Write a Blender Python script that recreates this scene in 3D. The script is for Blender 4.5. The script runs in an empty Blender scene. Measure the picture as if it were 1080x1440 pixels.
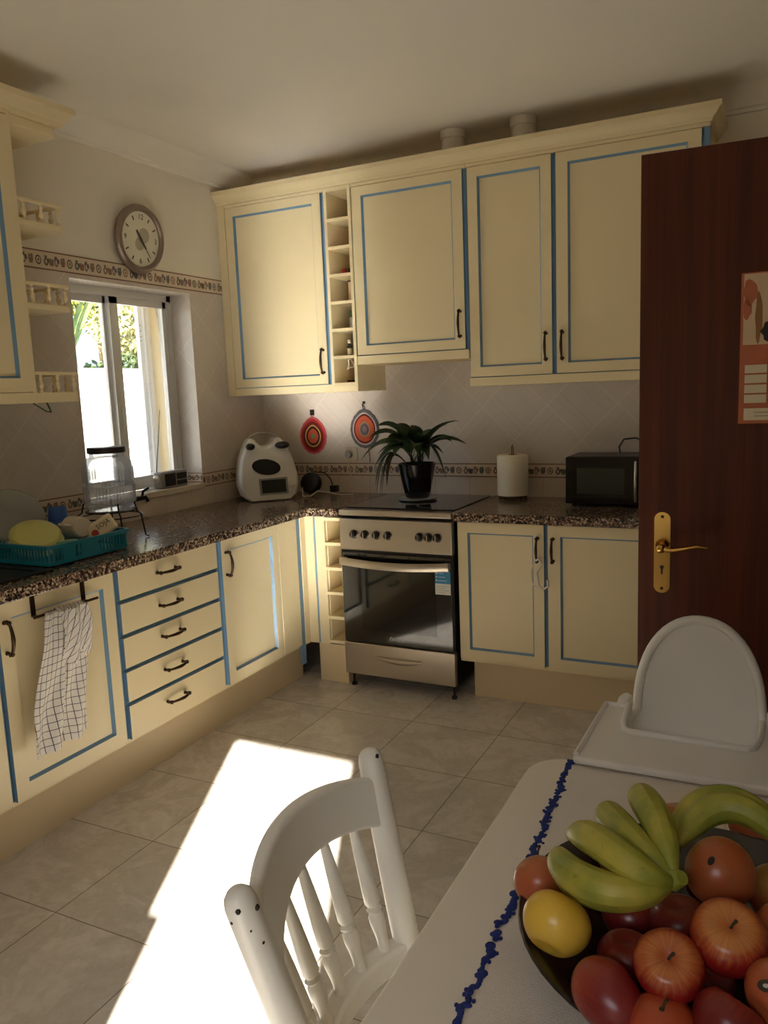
import bpy, bmesh, math, random
from mathutils import Vector, Matrix
random.seed(7)
C = bpy.context.scene.collection
PI = math.pi
XL, YB = -.04, .04          # planes of the left and the back wall
ZC = 2.70                   # ceiling
ZT = .915                   # worktop

# ------------------------------------------------------------------ nodes
def lin(*c):
    out = []
    for v in c:
        v /= 255.
        out.append(v/12.92 if v <= .04045 else ((v+.055)/1.055)**2.4)
    return (*out, 1.)

class NT:
    def __init__(s, name):
        s.m = bpy.data.materials.new(name); s.m.use_nodes = True
        s.t = s.m.node_tree; s.b = s.t.nodes['Principled BSDF']
    def n(s, typ, **kw):
        x = s.t.nodes.new(typ)
        for k, v in kw.items(): setattr(x, k, v)
        return x
    def put(s, inp, v):
        if isinstance(v, bpy.types.NodeSocket): s.t.links.new(v, inp)
        else: inp.default_value = v
    def math(s, op, a, b=None, c=None, clamp=False):
        x = s.n('ShaderNodeMath', operation=op, use_clamp=clamp)
        s.put(x.inputs[0], a)
        if b is not None: s.put(x.inputs[1], b)
        if c is not None: s.put(x.inputs[2], c)
        return x.outputs[0]
    def mix(s, f, a, b, blend='MIX'):
        x = s.n('ShaderNodeMix', data_type='RGBA', blend_type=blend)
        s.put(x.inputs[0], f); s.put(x.inputs[6], a); s.put(x.inputs[7], b)
        return x.outputs[2]
    def pos(s):
        return s.n('ShaderNodeTexCoord').outputs['Object']
    def sep(s, v):
        x = s.n('ShaderNodeSeparateXYZ'); s.put(x.inputs[0], v); return x.outputs
    def comb(s, a, b, c):
        x = s.n('ShaderNodeCombineXYZ')
        s.put(x.inputs[0], a); s.put(x.inputs[1], b); s.put(x.inputs[2], c); return x.outputs[0]
    def scale(s, v, sc):
        x = s.n('ShaderNodeVectorMath', operation='MULTIPLY'); s.put(x.inputs[0], v); x.inputs[1].default_value = sc
        return x.outputs[0]
    def noise(s, v, scale, detail=3, rough=.5, dist=0):
        x = s.n('ShaderNodeTexNoise'); s.put(x.inputs['Vector'], v)
        x.inputs['Scale'].default_value = scale; x.inputs['Detail'].default_value = detail
        x.inputs['Roughness'].default_value = rough; x.inputs['Distortion'].default_value = dist
        return x.outputs[0]
    def ramp(s, f, stops, interp='LINEAR'):
        x = s.n('ShaderNodeValToRGB'); x.color_ramp.interpolation = interp
        e = x.color_ramp.elements
        while len(e) < len(stops): e.new(.5)
        for el, (p, c) in zip(e, stops): el.position = p; el.color = c
        s.put(x.inputs[0], f); return x.outputs[0]
    def maprange(s, v, a, b, c=0., d=1.):
        x = s.n('ShaderNodeMapRange'); s.put(x.inputs[0], v)
        for i, q in enumerate((a, b, c, d)): x.inputs[i+1].default_value = q
        return x.outputs[0]
    def col(s, v): s.put(s.b.inputs['Base Color'], v)
    def rough(s, v): s.put(s.b.inputs['Roughness'], v)
    def bump(s, h, strength=.3, dist=.002):
        x = s.n('ShaderNodeBump'); x.inputs['Strength'].default_value = strength
        x.inputs['Distance'].default_value = dist; s.put(x.inputs['Height'], h)
        s.t.links.new(x.outputs[0], s.b.inputs['Normal'])

def simple(name, c, rough=.5, metal=0., spec=None, coat=0., var=.0, vscale=8, trans=0., ior=None, bump=0., bscale=200):
    t = NT(name); base = lin(*c)
    if var:
        dark = tuple(x*(1-var) for x in base[:3])+(1,)
        t.col(t.mix(t.noise(t.pos(), vscale, 4), dark, base))
    else: t.col(base)
    t.b.inputs['Roughness'].default_value = rough; t.b.inputs['Metallic'].default_value = metal
    if coat: t.b.inputs['Coat Weight'].default_value = coat; t.b.inputs['Coat Roughness'].default_value = .1
    if trans: t.b.inputs['Transmission Weight'].default_value = trans
    if ior: t.b.inputs['IOR'].default_value = ior
    if bump: t.bump(t.noise(t.pos(), bscale, 2), bump, .001)
    return t.m

M = {}
M['cream'] = simple('cream_paint', (231, 215, 174), .38, var=.06, vscale=5)
M['cream_in'] = simple('cream_shelf_inside', (222, 198, 150), .55, var=.05)
M['blue'] = simple('blue_paint', (114, 150, 180), .45, var=.1, vscale=20)
M['plinth'] = simple('cream_kickboard', (216, 196, 158), .45, var=.06, vscale=6)
M['bronze'] = simple('aged_bronze', (78, 58, 38), .35, metal=.8, var=.3, vscale=60)
M['bronze_light'] = simple('worn_bronze', (168, 140, 96), .35, metal=.7)
M['steel'] = simple('brushed_steel', (190, 180, 165), .30, metal=.9, var=.06, vscale=30)
M['steel_dark'] = simple('dark_steel', (66, 62, 58), .3, metal=.8)
M['black'] = simple('black_plastic', (22, 21, 20), .35)
M['black_matte'] = simple('black_matte', (16, 15, 14), .7)
M['black_glass'] = simple('black_glass', (10, 10, 10), .06, coat=.5)
M['oven_glass'] = simple('oven_glass', (14, 13, 12), .03, coat=1.)
M['screen'] = simple('grey_screen', (58, 62, 56), .12)
M['white_pl'] = simple('white_plastic', (226, 224, 218), .28, var=.03)
M['robot_white'] = simple('robot_white', (222, 218, 208), .3)
M['grey_pl'] = simple('grey_plastic', (150, 150, 148), .4)
M['chair_white'] = simple('white_gloss_paint', (226, 224, 216), .32, var=.05, vscale=10)
M['table_white'] = simple('table_white', (228, 220, 206), .35, var=.03)
M['alu'] = simple('aluminium_frame', (224, 224, 222), .45, metal=.15, var=.05)
M['alu_white'] = simple('white_frame', (220, 224, 230), .4)
M['chip'] = simple('bare_dark_chip', (40, 30, 24), .8)
M['ceil'] = simple('ceiling_paint', (234, 229, 218), .85, var=.03, vscale=3)
M['cornice'] = simple('cornice_plaster', (232, 227, 216), .8)
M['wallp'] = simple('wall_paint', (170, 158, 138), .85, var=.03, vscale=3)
M['ext_yellow'] = simple('exterior_yellow', (238, 220, 178), .9)
M['ext_white'] = simple('exterior_white', (240, 238, 232), .9, var=.04, vscale=2)
M['terrace'] = simple('terrace_tile', (214, 206, 192), .8, var=.1, vscale=3)
M['teal'] = simple('teal_plastic', (20, 128, 150), .35, var=.06)
M['teal_dark'] = simple('teal_shade', (14, 100, 120), .4)
M['brass'] = simple('brass', (214, 170, 92), .22, metal=1., var=.15, vscale=40)
M['paper'] = simple('paper_roll', (236, 228, 208), .95, bump=.5, bscale=300)
M['card'] = simple('cardboard', (150, 110, 70), .9)
M['pot'] = simple('black_pot_glaze', (14, 14, 13), .12, coat=.6)
M['saucer'] = simple('saucer', (190, 190, 184), .3)
M['soil'] = simple('soil', (40, 28, 20), .95)
M['leaf'] = simple('dark_leaf', (42, 62, 30), .38, var=.35, vscale=30)
M['leaf_dry'] = simple('wilted_leaf', (50, 50, 26), .6, var=.3, vscale=30)
M['bowl'] = simple('dark_bowl', (34, 28, 28), .25, coat=.4)
M['sock_w'] = simple('socket_white', (214, 204, 188), .4)
M['pipe'] = simple('white_pipe', (216, 208, 192), .5)
M['clockrim'] = simple('clock_rim', (150, 132, 118), .3, metal=.4, var=.1)
M['clockface'] = simple('clock_face', (220, 216, 196), .5)
M['ink'] = simple('dark_ink', (60, 48, 34), .6)
M['ink_pale'] = simple('pale_ink', (176, 168, 146), .6)
M['blue_cup'] = simple('blue_plastic', (44, 92, 168), .4)
M['mug'] = simple('white_ceramic', (222, 208, 186), .25)
M['yel_lid'] = simple('yellow_lid', (204, 202, 122), .35)
M['pale_lid'] = simple('pale_green_lid', (196, 204, 166), .4)
M['grn_bowl'] = simple('green_bowl', (110, 160, 120), .35)
M['cream_tub'] = simple('cream_tub', (232, 216, 178), .4)
M['red'] = simple('red_print', (186, 50, 40), .5)
M['pinkcord'] = simple('pink_cord', (214, 150, 150), .6)
M['sticker_b'] = simple('blue_sticker', (38, 128, 176), .4)
M['sticker_w'] = simple('sticker_paper', (214, 214, 206), .5)
M['cable_w'] = simple('white_cable', (214, 210, 200), .5)
M['greenglass'] = simple('green_lid', (40, 74, 44), .4)
M['brown_glass'] = simple('brown_jar', (90, 40, 26), .2)
M['orange_pr'] = simple('orange_print', (206, 120, 84), .6, var=.4, vscale=25)
M['peach_pr'] = simple('peach_print', (232, 206, 170), .6, var=.3, vscale=12)
M['cal_paper'] = simple('calendar_paper', (224, 214, 186), .7)

def glass(name, tint=(1, 1, 1), rough=.0, frost=0.):
    t = NT(name); nt = t.t; nt.nodes.remove(t.b); out = nt.nodes['Material Output']
    # thin clear sheet: lets light straight through, mirrors at grazing angles
    tr = t.n('ShaderNodeBsdfTransparent'); tr.inputs[0].default_value = (*tint, 1)
    gl = t.n('ShaderNodeBsdfGlossy'); gl.inputs['Roughness'].default_value = rough
    lw = t.n('ShaderNodeLayerWeight'); lw.inputs[0].default_value = .25
    mx = t.n('ShaderNodeMixShader')
    nt.links.new(t.math('MULTIPLY', lw.outputs['Fresnel'], .8), mx.inputs[0])
    nt.links.new(tr.outputs[0], mx.inputs[1]); nt.links.new(gl.outputs[0], mx.inputs[2])
    res = mx.outputs[0]
    if frost:
        df = t.n('ShaderNodeBsdfDiffuse'); df.inputs[0].default_value = (.8, .8, .8, 1)
        tl = t.n('ShaderNodeBsdfTranslucent'); tl.inputs[0].default_value = (.8, .8, .82, 1)
        m1 = t.n('ShaderNodeMixShader'); m1.inputs[0].default_value = .5; nt.links.new(df.outputs[0], m1.inputs[1]); nt.links.new(tl.outputs[0], m1.inputs[2])
        m2 = t.n('ShaderNodeMixShader'); m2.inputs[0].default_value = frost; nt.links.new(res, m2.inputs[1]); nt.links.new(m1.outputs[0], m2.inputs[2]); res = m2.outputs[0]
    nt.links.new(res, out.inputs[0]); return t.m
M['pane'] = glass('window_glass', (.96, .97, .97))
M['jar_glass'] = glass('jar_glass', (.93, .94, .95), .05, .28)
M['clear_pl'] = glass('clear_plastic', (.88, .92, .86), .15, .32)

# wall: diagonal embossed tiles, plain skirting tiles below, paint above
def wall_mat():
    t = NT('wall_tile'); x, y, z = t.sep(t.pos())
    u = t.math('ADD', x, y)
    S = .244
    a = t.math('MULTIPLY', t.math('ADD', u, z), .7071/S); b = t.math('MULTIPLY', t.math('SUBTRACT', u, z), .7071/S)
    def line(v, off, w):
        f = t.math('FRACT', t.math('ADD', v, off)); d = t.math('ABSOLUTE', t.math('SUBTRACT', f, .5))
        return t.math('LESS_THAN', d, w)
    g = t.math('MAXIMUM', line(a, .5, .007), line(b, .5, .007))
    # embossed chevron strokes inside each tile
    fa = t.math('FRACT', a); fb = t.math('FRACT', b)
    ia = t.math('FLOOR', a); ib = t.math('FLOOR', b)
    chk = t.math('ABSOLUTE', t.math('MODULO', t.math('ADD', ia, ib), 2.))
    pick = t.mix(chk, t.comb(fa, fa, fa), t.comb(fb, fb, fb))
    px = t.sep(pick)[0]
    st = t.math('MAXIMUM', t.math('LESS_THAN', t.math('ABSOLUTE', t.math('SUBTRACT', px, .22)), .022),
                t.math('LESS_THAN', t.math('ABSOLUTE', t.math('SUBTRACT', px, .36)), .022))
    st = t.math('MAXIMUM', st, t.math('LESS_THAN', t.math('ABSOLUTE', t.math('SUBTRACT', px, .74)), .018))
    n = t.noise(t.pos(), 6, 5, .6, .5)
    base = t.mix(n, lin(204, 194, 184), lin(216, 208, 200))
    tile = t.mix(t.math('MULTIPLY', st, .15), base, lin(186, 174, 162))
    tile = t.mix(t.math('MULTIPLY', g, .6), tile, lin(236, 228, 214))
    # skirting zone
    sk = t.math('LESS_THAN', z, 1.012)
    js = t.math('LESS_THAN', t.math('ABSOLUTE', t.math('SUBTRACT', t.math('FRACT', t.math('MULTIPLY', u, 1/.2)), .5)), .008)
    skc = t.mix(t.math('MULTIPLY', js, .6), t.mix(n, lin(206, 192, 176), lin(218, 206, 192)), lin(160, 146, 130))
    tile = t.mix(sk, tile, skc)
    up = t.math('GREATER_THAN', z, 2.07)
    t.col(t.mix(up, tile, t.mix(t.noise(t.pos(), 2.5, 3), lin(226, 219, 204), lin(232, 226, 212))))
    t.rough(t.math('ADD', t.math('MULTIPLY', up, .5), .32))
    h = t.math('SUBTRACT', t.math('MULTIPLY', st, .5), g)
    h = t.math('MULTIPLY', h, t.math('SUBTRACT', 1., up)); h = t.math('MULTIPLY', h, t.math('SUBTRACT', 1., sk))
    t.bump(h, .5, .001)
    return t.m
M['wall'] = wall_mat()

def floor_mat():
    t = NT('floor_tile'); x, y, z = t.sep(t.pos()); S = .409
    a = t.math('FRACT', t.math('MULTIPLY', t.math('SUBTRACT', x, .877), 1/S)); b = t.math('FRACT', t.math('MULTIPLY', t.math('ADD', y, 2.073), 1/S))
    def e(v): return t.math('LESS_THAN', t.math('SUBTRACT', .5, t.math('ABSOLUTE', t.math('SUBTRACT', v, .5))), .0045)
    g = t.math('MAXIMUM', e(a), e(b))
    ia = t.math('FLOOR', t.math('MULTIPLY', t.math('SUBTRACT', x, .877), 1/S)); ib = t.math('FLOOR', t.math('MULTIPLY', t.math('ADD', y, 2.073), 1/S))
    wn = t.n('ShaderNodeTexWhiteNoise', noise_dimensions='2D'); t.put(wn.inputs['Vector'], t.comb(ia, ib, 0.))
    sh = t.n('ShaderNodeVectorMath', operation='ADD'); t.put(sh.inputs[0], t.pos())
    t.put(sh.inputs[1], t.scale(wn.outputs['Color'], (9, 9, 9)))
    n1 = t.noise(sh.outputs[0], 5.0, 8, .65, .7)
    n2 = t.noise(sh.outputs[0], 22, 6, .7, .6)
    c = t.ramp(n1, [(.3, lin(206, 200, 190)), (.45, lin(194, 187, 176)), (.55, lin(212, 206, 197)), (.7, lin(200, 193, 182))])
    c = t.mix(t.maprange(n2, .45, .7, 0., .35), c, lin(168, 160, 147))
    t.col(t.mix(t.math('MULTIPLY', g, .7), c, lin(96, 82, 68)))
    t.rough(t.maprange(n2, .3, .7, .20, .26))
    t.bump(t.math('MULTIPLY', g, -1.), .5, .001); t.b.inputs['Specular IOR Level'].default_value = .85
    return t.m
M['floor'] = floor_mat()

def granite():
    t = NT('granite'); p = t.pos()
    v = t.n('ShaderNodeTexVoronoi'); t.put(v.inputs['Vector'], p); v.inputs['Scale'].default_value = 150
    w = t.sep(v.outputs['Color'])[0]
    c = t.ramp(w, [(0, lin(26, 20, 18)), (.26, lin(60, 44, 36)), (.42, lin(128, 100, 82)), (.6, lin(172, 148, 122)), (.78, lin(104, 84, 72)), (.9, lin(200, 182, 152))], 'CONSTANT')
    n = t.noise(p, 260, 2)
    t.col(t.mix(t.maprange(n, .42, .6, 0., .45), c, lin(44, 34, 30))); t.rough(.2)
    t.b.inputs['Specular IOR Level'].default_value = .6
    return t.m
M['granite'] = granite()

def wood():
    t = NT('mahogany'); p = t.pos()
    n = t.noise(t.scale(p, (40, 40, 1.2)), 1.0, 6, .6, .4)
    n2 = t.noise(t.scale(p, (160, 160, 3)), 1.0, 3)
    c = t.ramp(n, [(.3, lin(72, 32, 16)), (.5, lin(86, 39, 20)), (.68, lin(98, 46, 25))])
    t.col(t.mix(t.maprange(n2, .4, .7, 0., .35), c, lin(60, 25, 12))); t.rough(.42); t.b.inputs['Specular IOR Level'].default_value = .3
    return t.m
M['wood'] = wood()

def towel_mat():
    t = NT('checked_cotton'); uv = t.n('ShaderNodeUVMap').outputs[0]; u, v, _ = t.sep(uv)
    def l(a, k, w): return t.math('LESS_THAN', t.math('FRACT', t.math('MULTIPLY', a, k)), w)
    g = t.math('MAXIMUM', l(u, 13., .10), l(v, 19., .09))
    t.col(t.mix(g, lin(226, 220, 212), lin(70, 66, 72))); t.rough(.95)
    return t.m
M['towel'] = towel_mat()

def cloth_mat():
    t = NT('white_linen'); p = t.pos()
    n = t.noise(t.scale(p, (1, 1, .2)), 7, 4); w = t.noise(t.scale(p, (500, 500, 1)), 1, 1)
    t.col(t.mix(n, lin(214, 204, 192), lin(228, 220, 208))); t.rough(.95)
    t.bump(t.math('ADD', t.math('MULTIPLY', n, 4.), w), .5, .003)
    return t.m
M['linen'] = cloth_mat()
M['embroidery'] = simple('blue_stitching', (34, 52, 130), .9, var=.5, vscale=90)
M['embroidery_shaded'] = simple('shaded_blue_stitching', (30, 30, 48), .95, var=.4, vscale=90)  # same blue stitching, darkened to paint in the shade at the far hem

def apple_mat(name, a, b, c, lo=.35, hi=.65):
    t = NT(name); p = t.pos(); x, y, z = t.sep(p)
    ang = t.math('ARCTAN2', y, x)
    st = t.noise(t.comb(t.math('MULTIPLY', ang, 3.5), t.math('MULTIPLY', z, 22.), 0.), 2.2, 5, .7)
    big = t.noise(p, 22, 2)
    f = t.math('ADD', t.math('MULTIPLY', st, .5), t.math('MULTIPLY', big, .2))
    f = t.math('ADD', f, t.maprange(z, .030, -.010, 0., .35))
    col = t.mix(t.maprange(f, lo, hi), a, b)
    top = t.maprange(z, .023, .034)      # pale ring round the stalk
    t.col(t.mix(t.math('MULTIPLY', top, t.math('ADD', .25, st)), col, c)); t.rough(.3)
    return t.m
M['apple'] = apple_mat('apple_skin', lin(200, 122, 60), lin(142, 30, 28), lin(210, 168, 92), .28, .52)
M['apple_red'] = apple_mat('red_apple_skin', lin(164, 70, 44), lin(112, 28, 28), lin(170, 118, 66), .2, .55)
M['pear'] = apple_mat('pear_skin', lin(150, 120, 52), lin(164, 84, 48), lin(140, 120, 60), .3, .7)
M['pear_brown'] = apple_mat('brown_pear_skin', lin(170, 104, 58), lin(178, 92, 56), lin(150, 100, 56), .3, .7)
M['quince'] = apple_mat('yellow_apple_skin', lin(216, 172, 54), lin(226, 186, 70), lin(222, 180, 70), .3, .7)
M['mango'] = apple_mat('mango_skin', lin(168, 74, 48), lin(124, 34, 34), lin(140, 54, 40), .3, .65)
M['persimmon'] = apple_mat('persimmon_skin', lin(172, 74, 42), lin(150, 50, 34), lin(172, 78, 42), .3, .7)
M['stem'] = simple('fruit_stem', (60, 46, 24), .8)
def banana_mat():
    t = NT('banana_skin'); n = t.noise(t.pos(), 18, 3); n2 = t.noise(t.pos(), 60, 4, .7)
    c = t.mix(t.maprange(n, .38, .62), lin(136, 144, 52), lin(178, 168, 68))
    t.col(t.mix(t.maprange(n2, .62, .72, 0., .6), c, lin(110, 84, 34))); t.rough(.45); return t.m
M['banana'] = banana_mat()
M['ban_tip'] = simple('banana_tip', (50, 42, 24), .8)
def foliage(name, a, b):
    t = NT(name); t.col(t.mix(t.maprange(t.noise(t.pos(), 6, 5, .7), .35, .65), lin(*a), lin(*b))); t.rough(.6); return t.m
M['fol_y'] = foliage('yellow_green_foliage', (150, 150, 50), (90, 110, 40))
M['fol_g'] = foliage('green_foliage', (60, 90, 40), (120, 140, 70))
M['fol_p'] = foliage('pale_foliage', (200, 190, 130), (110, 120, 70))
M['hedge'] = foliage('dark_hedge', (30, 50, 26), (70, 90, 44))
M['trunk'] = simple('trunk', (150, 130, 90), .9, var=.4, vscale=12)
M['house_grey'] = simple('neighbour_grey', (120, 140, 160), .8)

# crochet rings
for nm, c in dict(c_pink=(206, 96, 104), c_red=(178, 44, 40), c_dark=(60, 24, 28), c_yel=(206, 176, 96), c_orange=(196, 88, 56), c_green=(96, 150, 110), c_grey=(96, 92, 100), c_white=(206, 196, 190), c_maroon=(112, 30, 30), c_lil=(130, 110, 120), c_tan=(170, 140, 110)).items():
    M[nm] = simple(nm[2:]+'_yarn', c, .95, bump=.6, bscale=400)
for nm, c in dict(b_bg=(216, 200, 180), b_line=(120, 84, 66), b_a=(104, 92, 100), b_b=(140, 116, 92), b_c=(100, 104, 92), b_d=(146, 108, 90)).items():
    M[nm] = simple('border_'+nm[2:], c, .4)

# ------------------------------------------------------------------ mesh helpers
OFF = {}
def tag(o, label=None, cat=None, group=None, kind=None):
    if label: o['label'] = label
    if cat: o['category'] = cat
    if group: o['group'] = group
    if kind: o['kind'] = kind
    return o
def empty(name, loc, label, cat, group=None, rot=None, local=False):
    o = bpy.data.objects.new(name, None); C.objects.link(o); o.location = loc; o.empty_display_size = .05
    if rot: o.rotation_euler = rot
    OFF[o] = Vector((0, 0, 0)) if (local or rot) else Vector(loc)
    return tag(o, label, cat, group)

class MB:
    def __init__(s): s.v = []; s.f = []; s.mi = []; s.cur = 0; s.mats = []
    def use(s, m):
        if m not in s.mats: s.mats.append(m)
        s.cur = s.mats.index(m); return s
    def add(s, vs, fs):
        o = len(s.v); s.v += [Vector(v) for v in vs]
        for f in fs: s.f.append([i+o for i in f]); s.mi.append(s.cur)
        return s
    def box(s, x0, x1, y0, y1, z0, z1):
        vs = [(x, y, z) for x in (x0, x1) for y in (y0, y1) for z in (z0, z1)]
        return s.add(vs, [(0, 1, 3, 2), (4, 6, 7, 5), (0, 4, 5, 1), (2, 3, 7, 6), (0, 2, 6, 4), (1, 5, 7, 3)])
    def prism(s, poly, z0, z1):
        n = len(poly)
        vs = [(x, y, z0) for x, y in poly]+[(x, y, z1) for x, y in poly]
        return s.add(vs, [list(range(n))[::-1], list(range(n, 2*n))]+[(i, (i+1) % n, n+(i+1) % n, n+i) for i in range(n)])
    def tube(s, pts, rad, n=10, closed=False, flat=1., cap=True):
        pts = [Vector(p) for p in pts]; m = len(pts)
        if not hasattr(rad, '__len__'): rad = [rad]*m
        up = None; rings = []
        for i, p in enumerate(pts):
            if closed: d = pts[(i+1) % m]-pts[i-1]
            else: d = pts[min(i+1, m-1)]-pts[max(i-1, 0)]
            if d.length < 1e-9: d = Vector((0, 0, 1))
            d.normalize()
            if up is None:
                up = d.orthogonal().normalized()
                if abs(d.z) < .9: up = (Vector((0, 0, 1))-d*d.z).normalized()
            else: up = (up-d*up.dot(d)).normalized()
            w = d.cross(up); rings.append([p+(w*math.cos(2*PI*k/n)+up*math.sin(2*PI*k/n)*flat)*rad[i] for k in range(n)])
        vs = [q for r in rings for q in r]; fs = []
        for i in range(m if closed else m-1):
            a = i*n; b = ((i+1) % m)*n
            for k in range(n): fs.append((a+k, a+(k+1) % n, b+(k+1) % n, b+k))
        if cap and not closed: fs += [list(range(n))[::-1], [(m-1)*n+k for k in range(n)]]
        return s.add(vs, fs)
    def lathe(s, prof, c=(0, 0, 0), n=32, mat4=None, ang=2*PI, squash=1.):
        vs = []; fs = []
        full = abs(ang-2*PI) < 1e-6; k = n if full else n+1
        for r, z in prof:
            for i in range(k):
                a = ang*i/n; q = Vector((r*math.cos(a), r*math.sin(a)*squash, z))
                if mat4: q = mat4 @ q
                vs.append(q+Vector(c))
        for j in range(len(prof)-1):
            for i in range(n if full else n):
                i2 = (i+1) % k
                fs.append((j*k+i, j*k+i2, (j+1)*k+i2, (j+1)*k+i))
        return s.add(vs, fs)
    def ball(s, c, r, n=12, sc=(1, 1, 1)):
        m = n//2
        prof = [(math.sin(PI*j/m), -math.cos(PI*j/m)) for j in range(m+1)]
        vs = []; fs = []
        for rr, z in prof:
            for i in range(n):
                a = 2*PI*i/n; vs.append((c[0]+r*sc[0]*rr*math.cos(a), c[1]+r*sc[1]*rr*math.sin(a), c[2]+r*sc[2]*z))
        for j in range(m):
            for i in range(n): fs.append((j*n+i, j*n+(i+1) % n, (j+1)*n+(i+1) % n, (j+1)*n+i))
        return s.add(vs, fs)
    def xf(s, mat, start=0):
        for i in range(start, len(s.v)): s.v[i] = mat @ s.v[i]
        return s
    def build(s, name, mat=None, parent=None, bevel=0., smooth=40, seg=2, sub=0, uv=None, solid=0.):
        me = bpy.data.meshes.new(name)
        off = OFF[parent] if parent else Vector((0, 0, 0))
        if not parent and name.split('_')[0] not in STRUCT:
            xs = [v.x for v in s.v]; ys = [v.y for v in s.v]; zs = [v.z for v in s.v]
            off = Vector(((min(xs)+max(xs))/2, (min(ys)+max(ys))/2, min(zs)))
        me.from_pydata([v-off for v in s.v], [], s.f)
        mats = s.mats or [mat]
        if isinstance(mat, str): mats = [mat]
        for m in mats: me.materials.append(M[m])
        for p, k in zip(me.polygons, s.mi): p.material_index = k if len(mats) > 1 else 0
        if uv:
            l = me.uv_layers.new(name='UVMap')
            for p in me.polygons:
                for li in p.loop_indices: l.data[li].uv = uv[me.loops[li].vertex_index]
        bm = bmesh.new(); bm.from_mesh(me)
        bmesh.ops.remove_doubles(bm, verts=bm.verts, dist=1e-6)
        bmesh.ops.recalc_face_normals(bm, faces=bm.faces); bm.to_mesh(me); bm.free()
        if smooth:
            me.polygons.foreach_set('use_smooth', [True]*len(me.polygons)); me.set_sharp_from_angle(angle=math.radians(smooth))
        o = bpy.data.objects.new(name, me); C.objects.link(o)
        if parent: o.parent = parent; OFF[o] = off
        else: o.location = off; OFF[o] = off
        if parent is not None and parent.type == 'MESH': OFF[o] = off
        if solid:
            b = o.modifiers.new('thickness', 'SOLIDIFY'); b.thickness = solid; b.offset = 0
        if sub:
            b = o.modifiers.new('smooth', 'SUBSURF'); b.levels = b.render_levels = sub
        if bevel:
            b = o.modifiers.new('bevel', 'BEVEL'); b.width = bevel; b.segments = seg; b.limit_method = 'ANGLE'; b.angle_limit = math.radians(50)
        return o
STRUCT = ('wall', 'floor', 'ceiling', 'window', 'door', 'baseboard', 'trim')
def struct(name, mb, mat=None, parent=None, **kw):
    o = mb.build(name, mat, parent, **kw)
    if not parent: o['kind'] = 'structure'
    return o
def children(o): return [c for c in bpy.data.objects if c.parent == o]
def copy_tree(o, loc=None, parent=None):
    c = o.copy(); C.objects.link(c); c.parent = parent
    if loc is not None: c.location = loc
    OFF[c] = OFF.get(o, Vector())
    for ch in children(o):
        if ch != c: copy_tree(ch, None, c)
    return c
def text_into(mb, s, size, mat4, depth=.0004):
    cu = bpy.data.curves.new('t', 'FONT'); cu.body = s; cu.size = size; cu.extrude = depth; cu.align_x = 'CENTER'; cu.align_y = 'CENTER'
    cu.resolution_u = 3
    o = bpy.data.objects.new('t', cu); C.objects.link(o); bpy.context.view_layer.update()
    me = bpy.data.meshes.new_from_object(o.evaluated_get(bpy.context.evaluated_depsgraph_get()))
    mb.add([mat4 @ v.co for v in me.vertices], [list(p.vertices) for p in me.polygons])
    bpy.data.objects.remove(o); bpy.data.curves.remove(cu); bpy.data.meshes.remove(me)
def rrect(x0, x1, y0, y1, r, n=6, corners=(1, 1, 1, 1)):
    out = []
    for k, (cx, cy, a0) in enumerate(((x1-r, y1-r, 0), (x0+r, y1-r, 90), (x0+r, y0+r, 180), (x1-r, y0+r, 270))):
        if corners[k]: out += [(cx+r*math.cos(math.radians(a0+90*i/n)), cy+r*math.sin(math.radians(a0+90*i/n))) for i in range(n+1)]
        else: out.append((cx+(r if k in (0, 3) else -r), cy+(r if k < 2 else -r)))
    return out

# ------------------------------------------------------------------ camera
cx, cy, cz, yaw, pitch, roll, F = 2.7524, -3.955, 1.4756, .4663, .1483, -.0398, 1123.5424
cam = bpy.data.cameras.new('camera'); co = bpy.data.objects.new('camera', cam); C.objects.link(co)
fw = Vector((-math.sin(yaw)*math.cos(pitch), math.cos(yaw)*math.cos(pitch), -math.sin(pitch)))
r = Vector((math.cos(yaw), math.sin(yaw), 0)); u = r.cross(fw)
r2 = r*math.cos(roll)+u*math.sin(roll); u2 = -r*math.sin(roll)+u*math.cos(roll)
co.matrix_world = Matrix(((r2.x, u2.x, -fw.x, cx), (r2.y, u2.y, -fw.y, cy), (r2.z, u2.z, -fw.z, cz), (0, 0, 0, 1)))
cam.sensor_fit = 'VERTICAL'; cam.sensor_height = 36; cam.lens = F*36/1440; cam.clip_start = .02
bpy.context.scene.camera = co

# ------------------------------------------------------------------ room shell
XR, YF = 3.24, -4.75
WY0, WY1, WZ0, WZ1 = -1.35, -.56, 1.035, 2.022     # window opening
struct('floor', MB().box(XL-.3, XR+.02, YF-.2, YB+.2, -.08, 0), 'floor', smooth=0)
struct('ceiling', MB().box(XL-.32, XR+.2, YF-.2, YB+.2, ZC, ZC+.1), 'ceil', smooth=0)
mb = MB().box(XL-.14, XL, YF, WY0, 0, ZC).box(XL-.14, XL, WY1, YB, 0, ZC).box(XL-.14, XL, WY0, WY1, 0, WZ0-.03).box(XL-.14, XL, WY0, WY1, WZ1, ZC)
struct('wall_left', mb, 'wall', smooth=0)
mb = MB().box(XL-.32, XL-.14, YF-.2, WY0, -.1, ZC).box(XL-.32, XL-.14, WY1, YB+.2, -.1, ZC).box(XL-.32, XL-.14, WY0, WY1, -.1, WZ0-.03).box(XL-.32, XL-.14, WY0, WY1, WZ1, ZC)
struct('wall_exterior', mb, 'ext_yellow', smooth=0)
struct('wall_back', MB().box(XL-.14, XR+.15, YB, YB+.15, 0, ZC), 'wall', smooth=0)
DY0, DY1 = -2.6, -1.755
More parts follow.
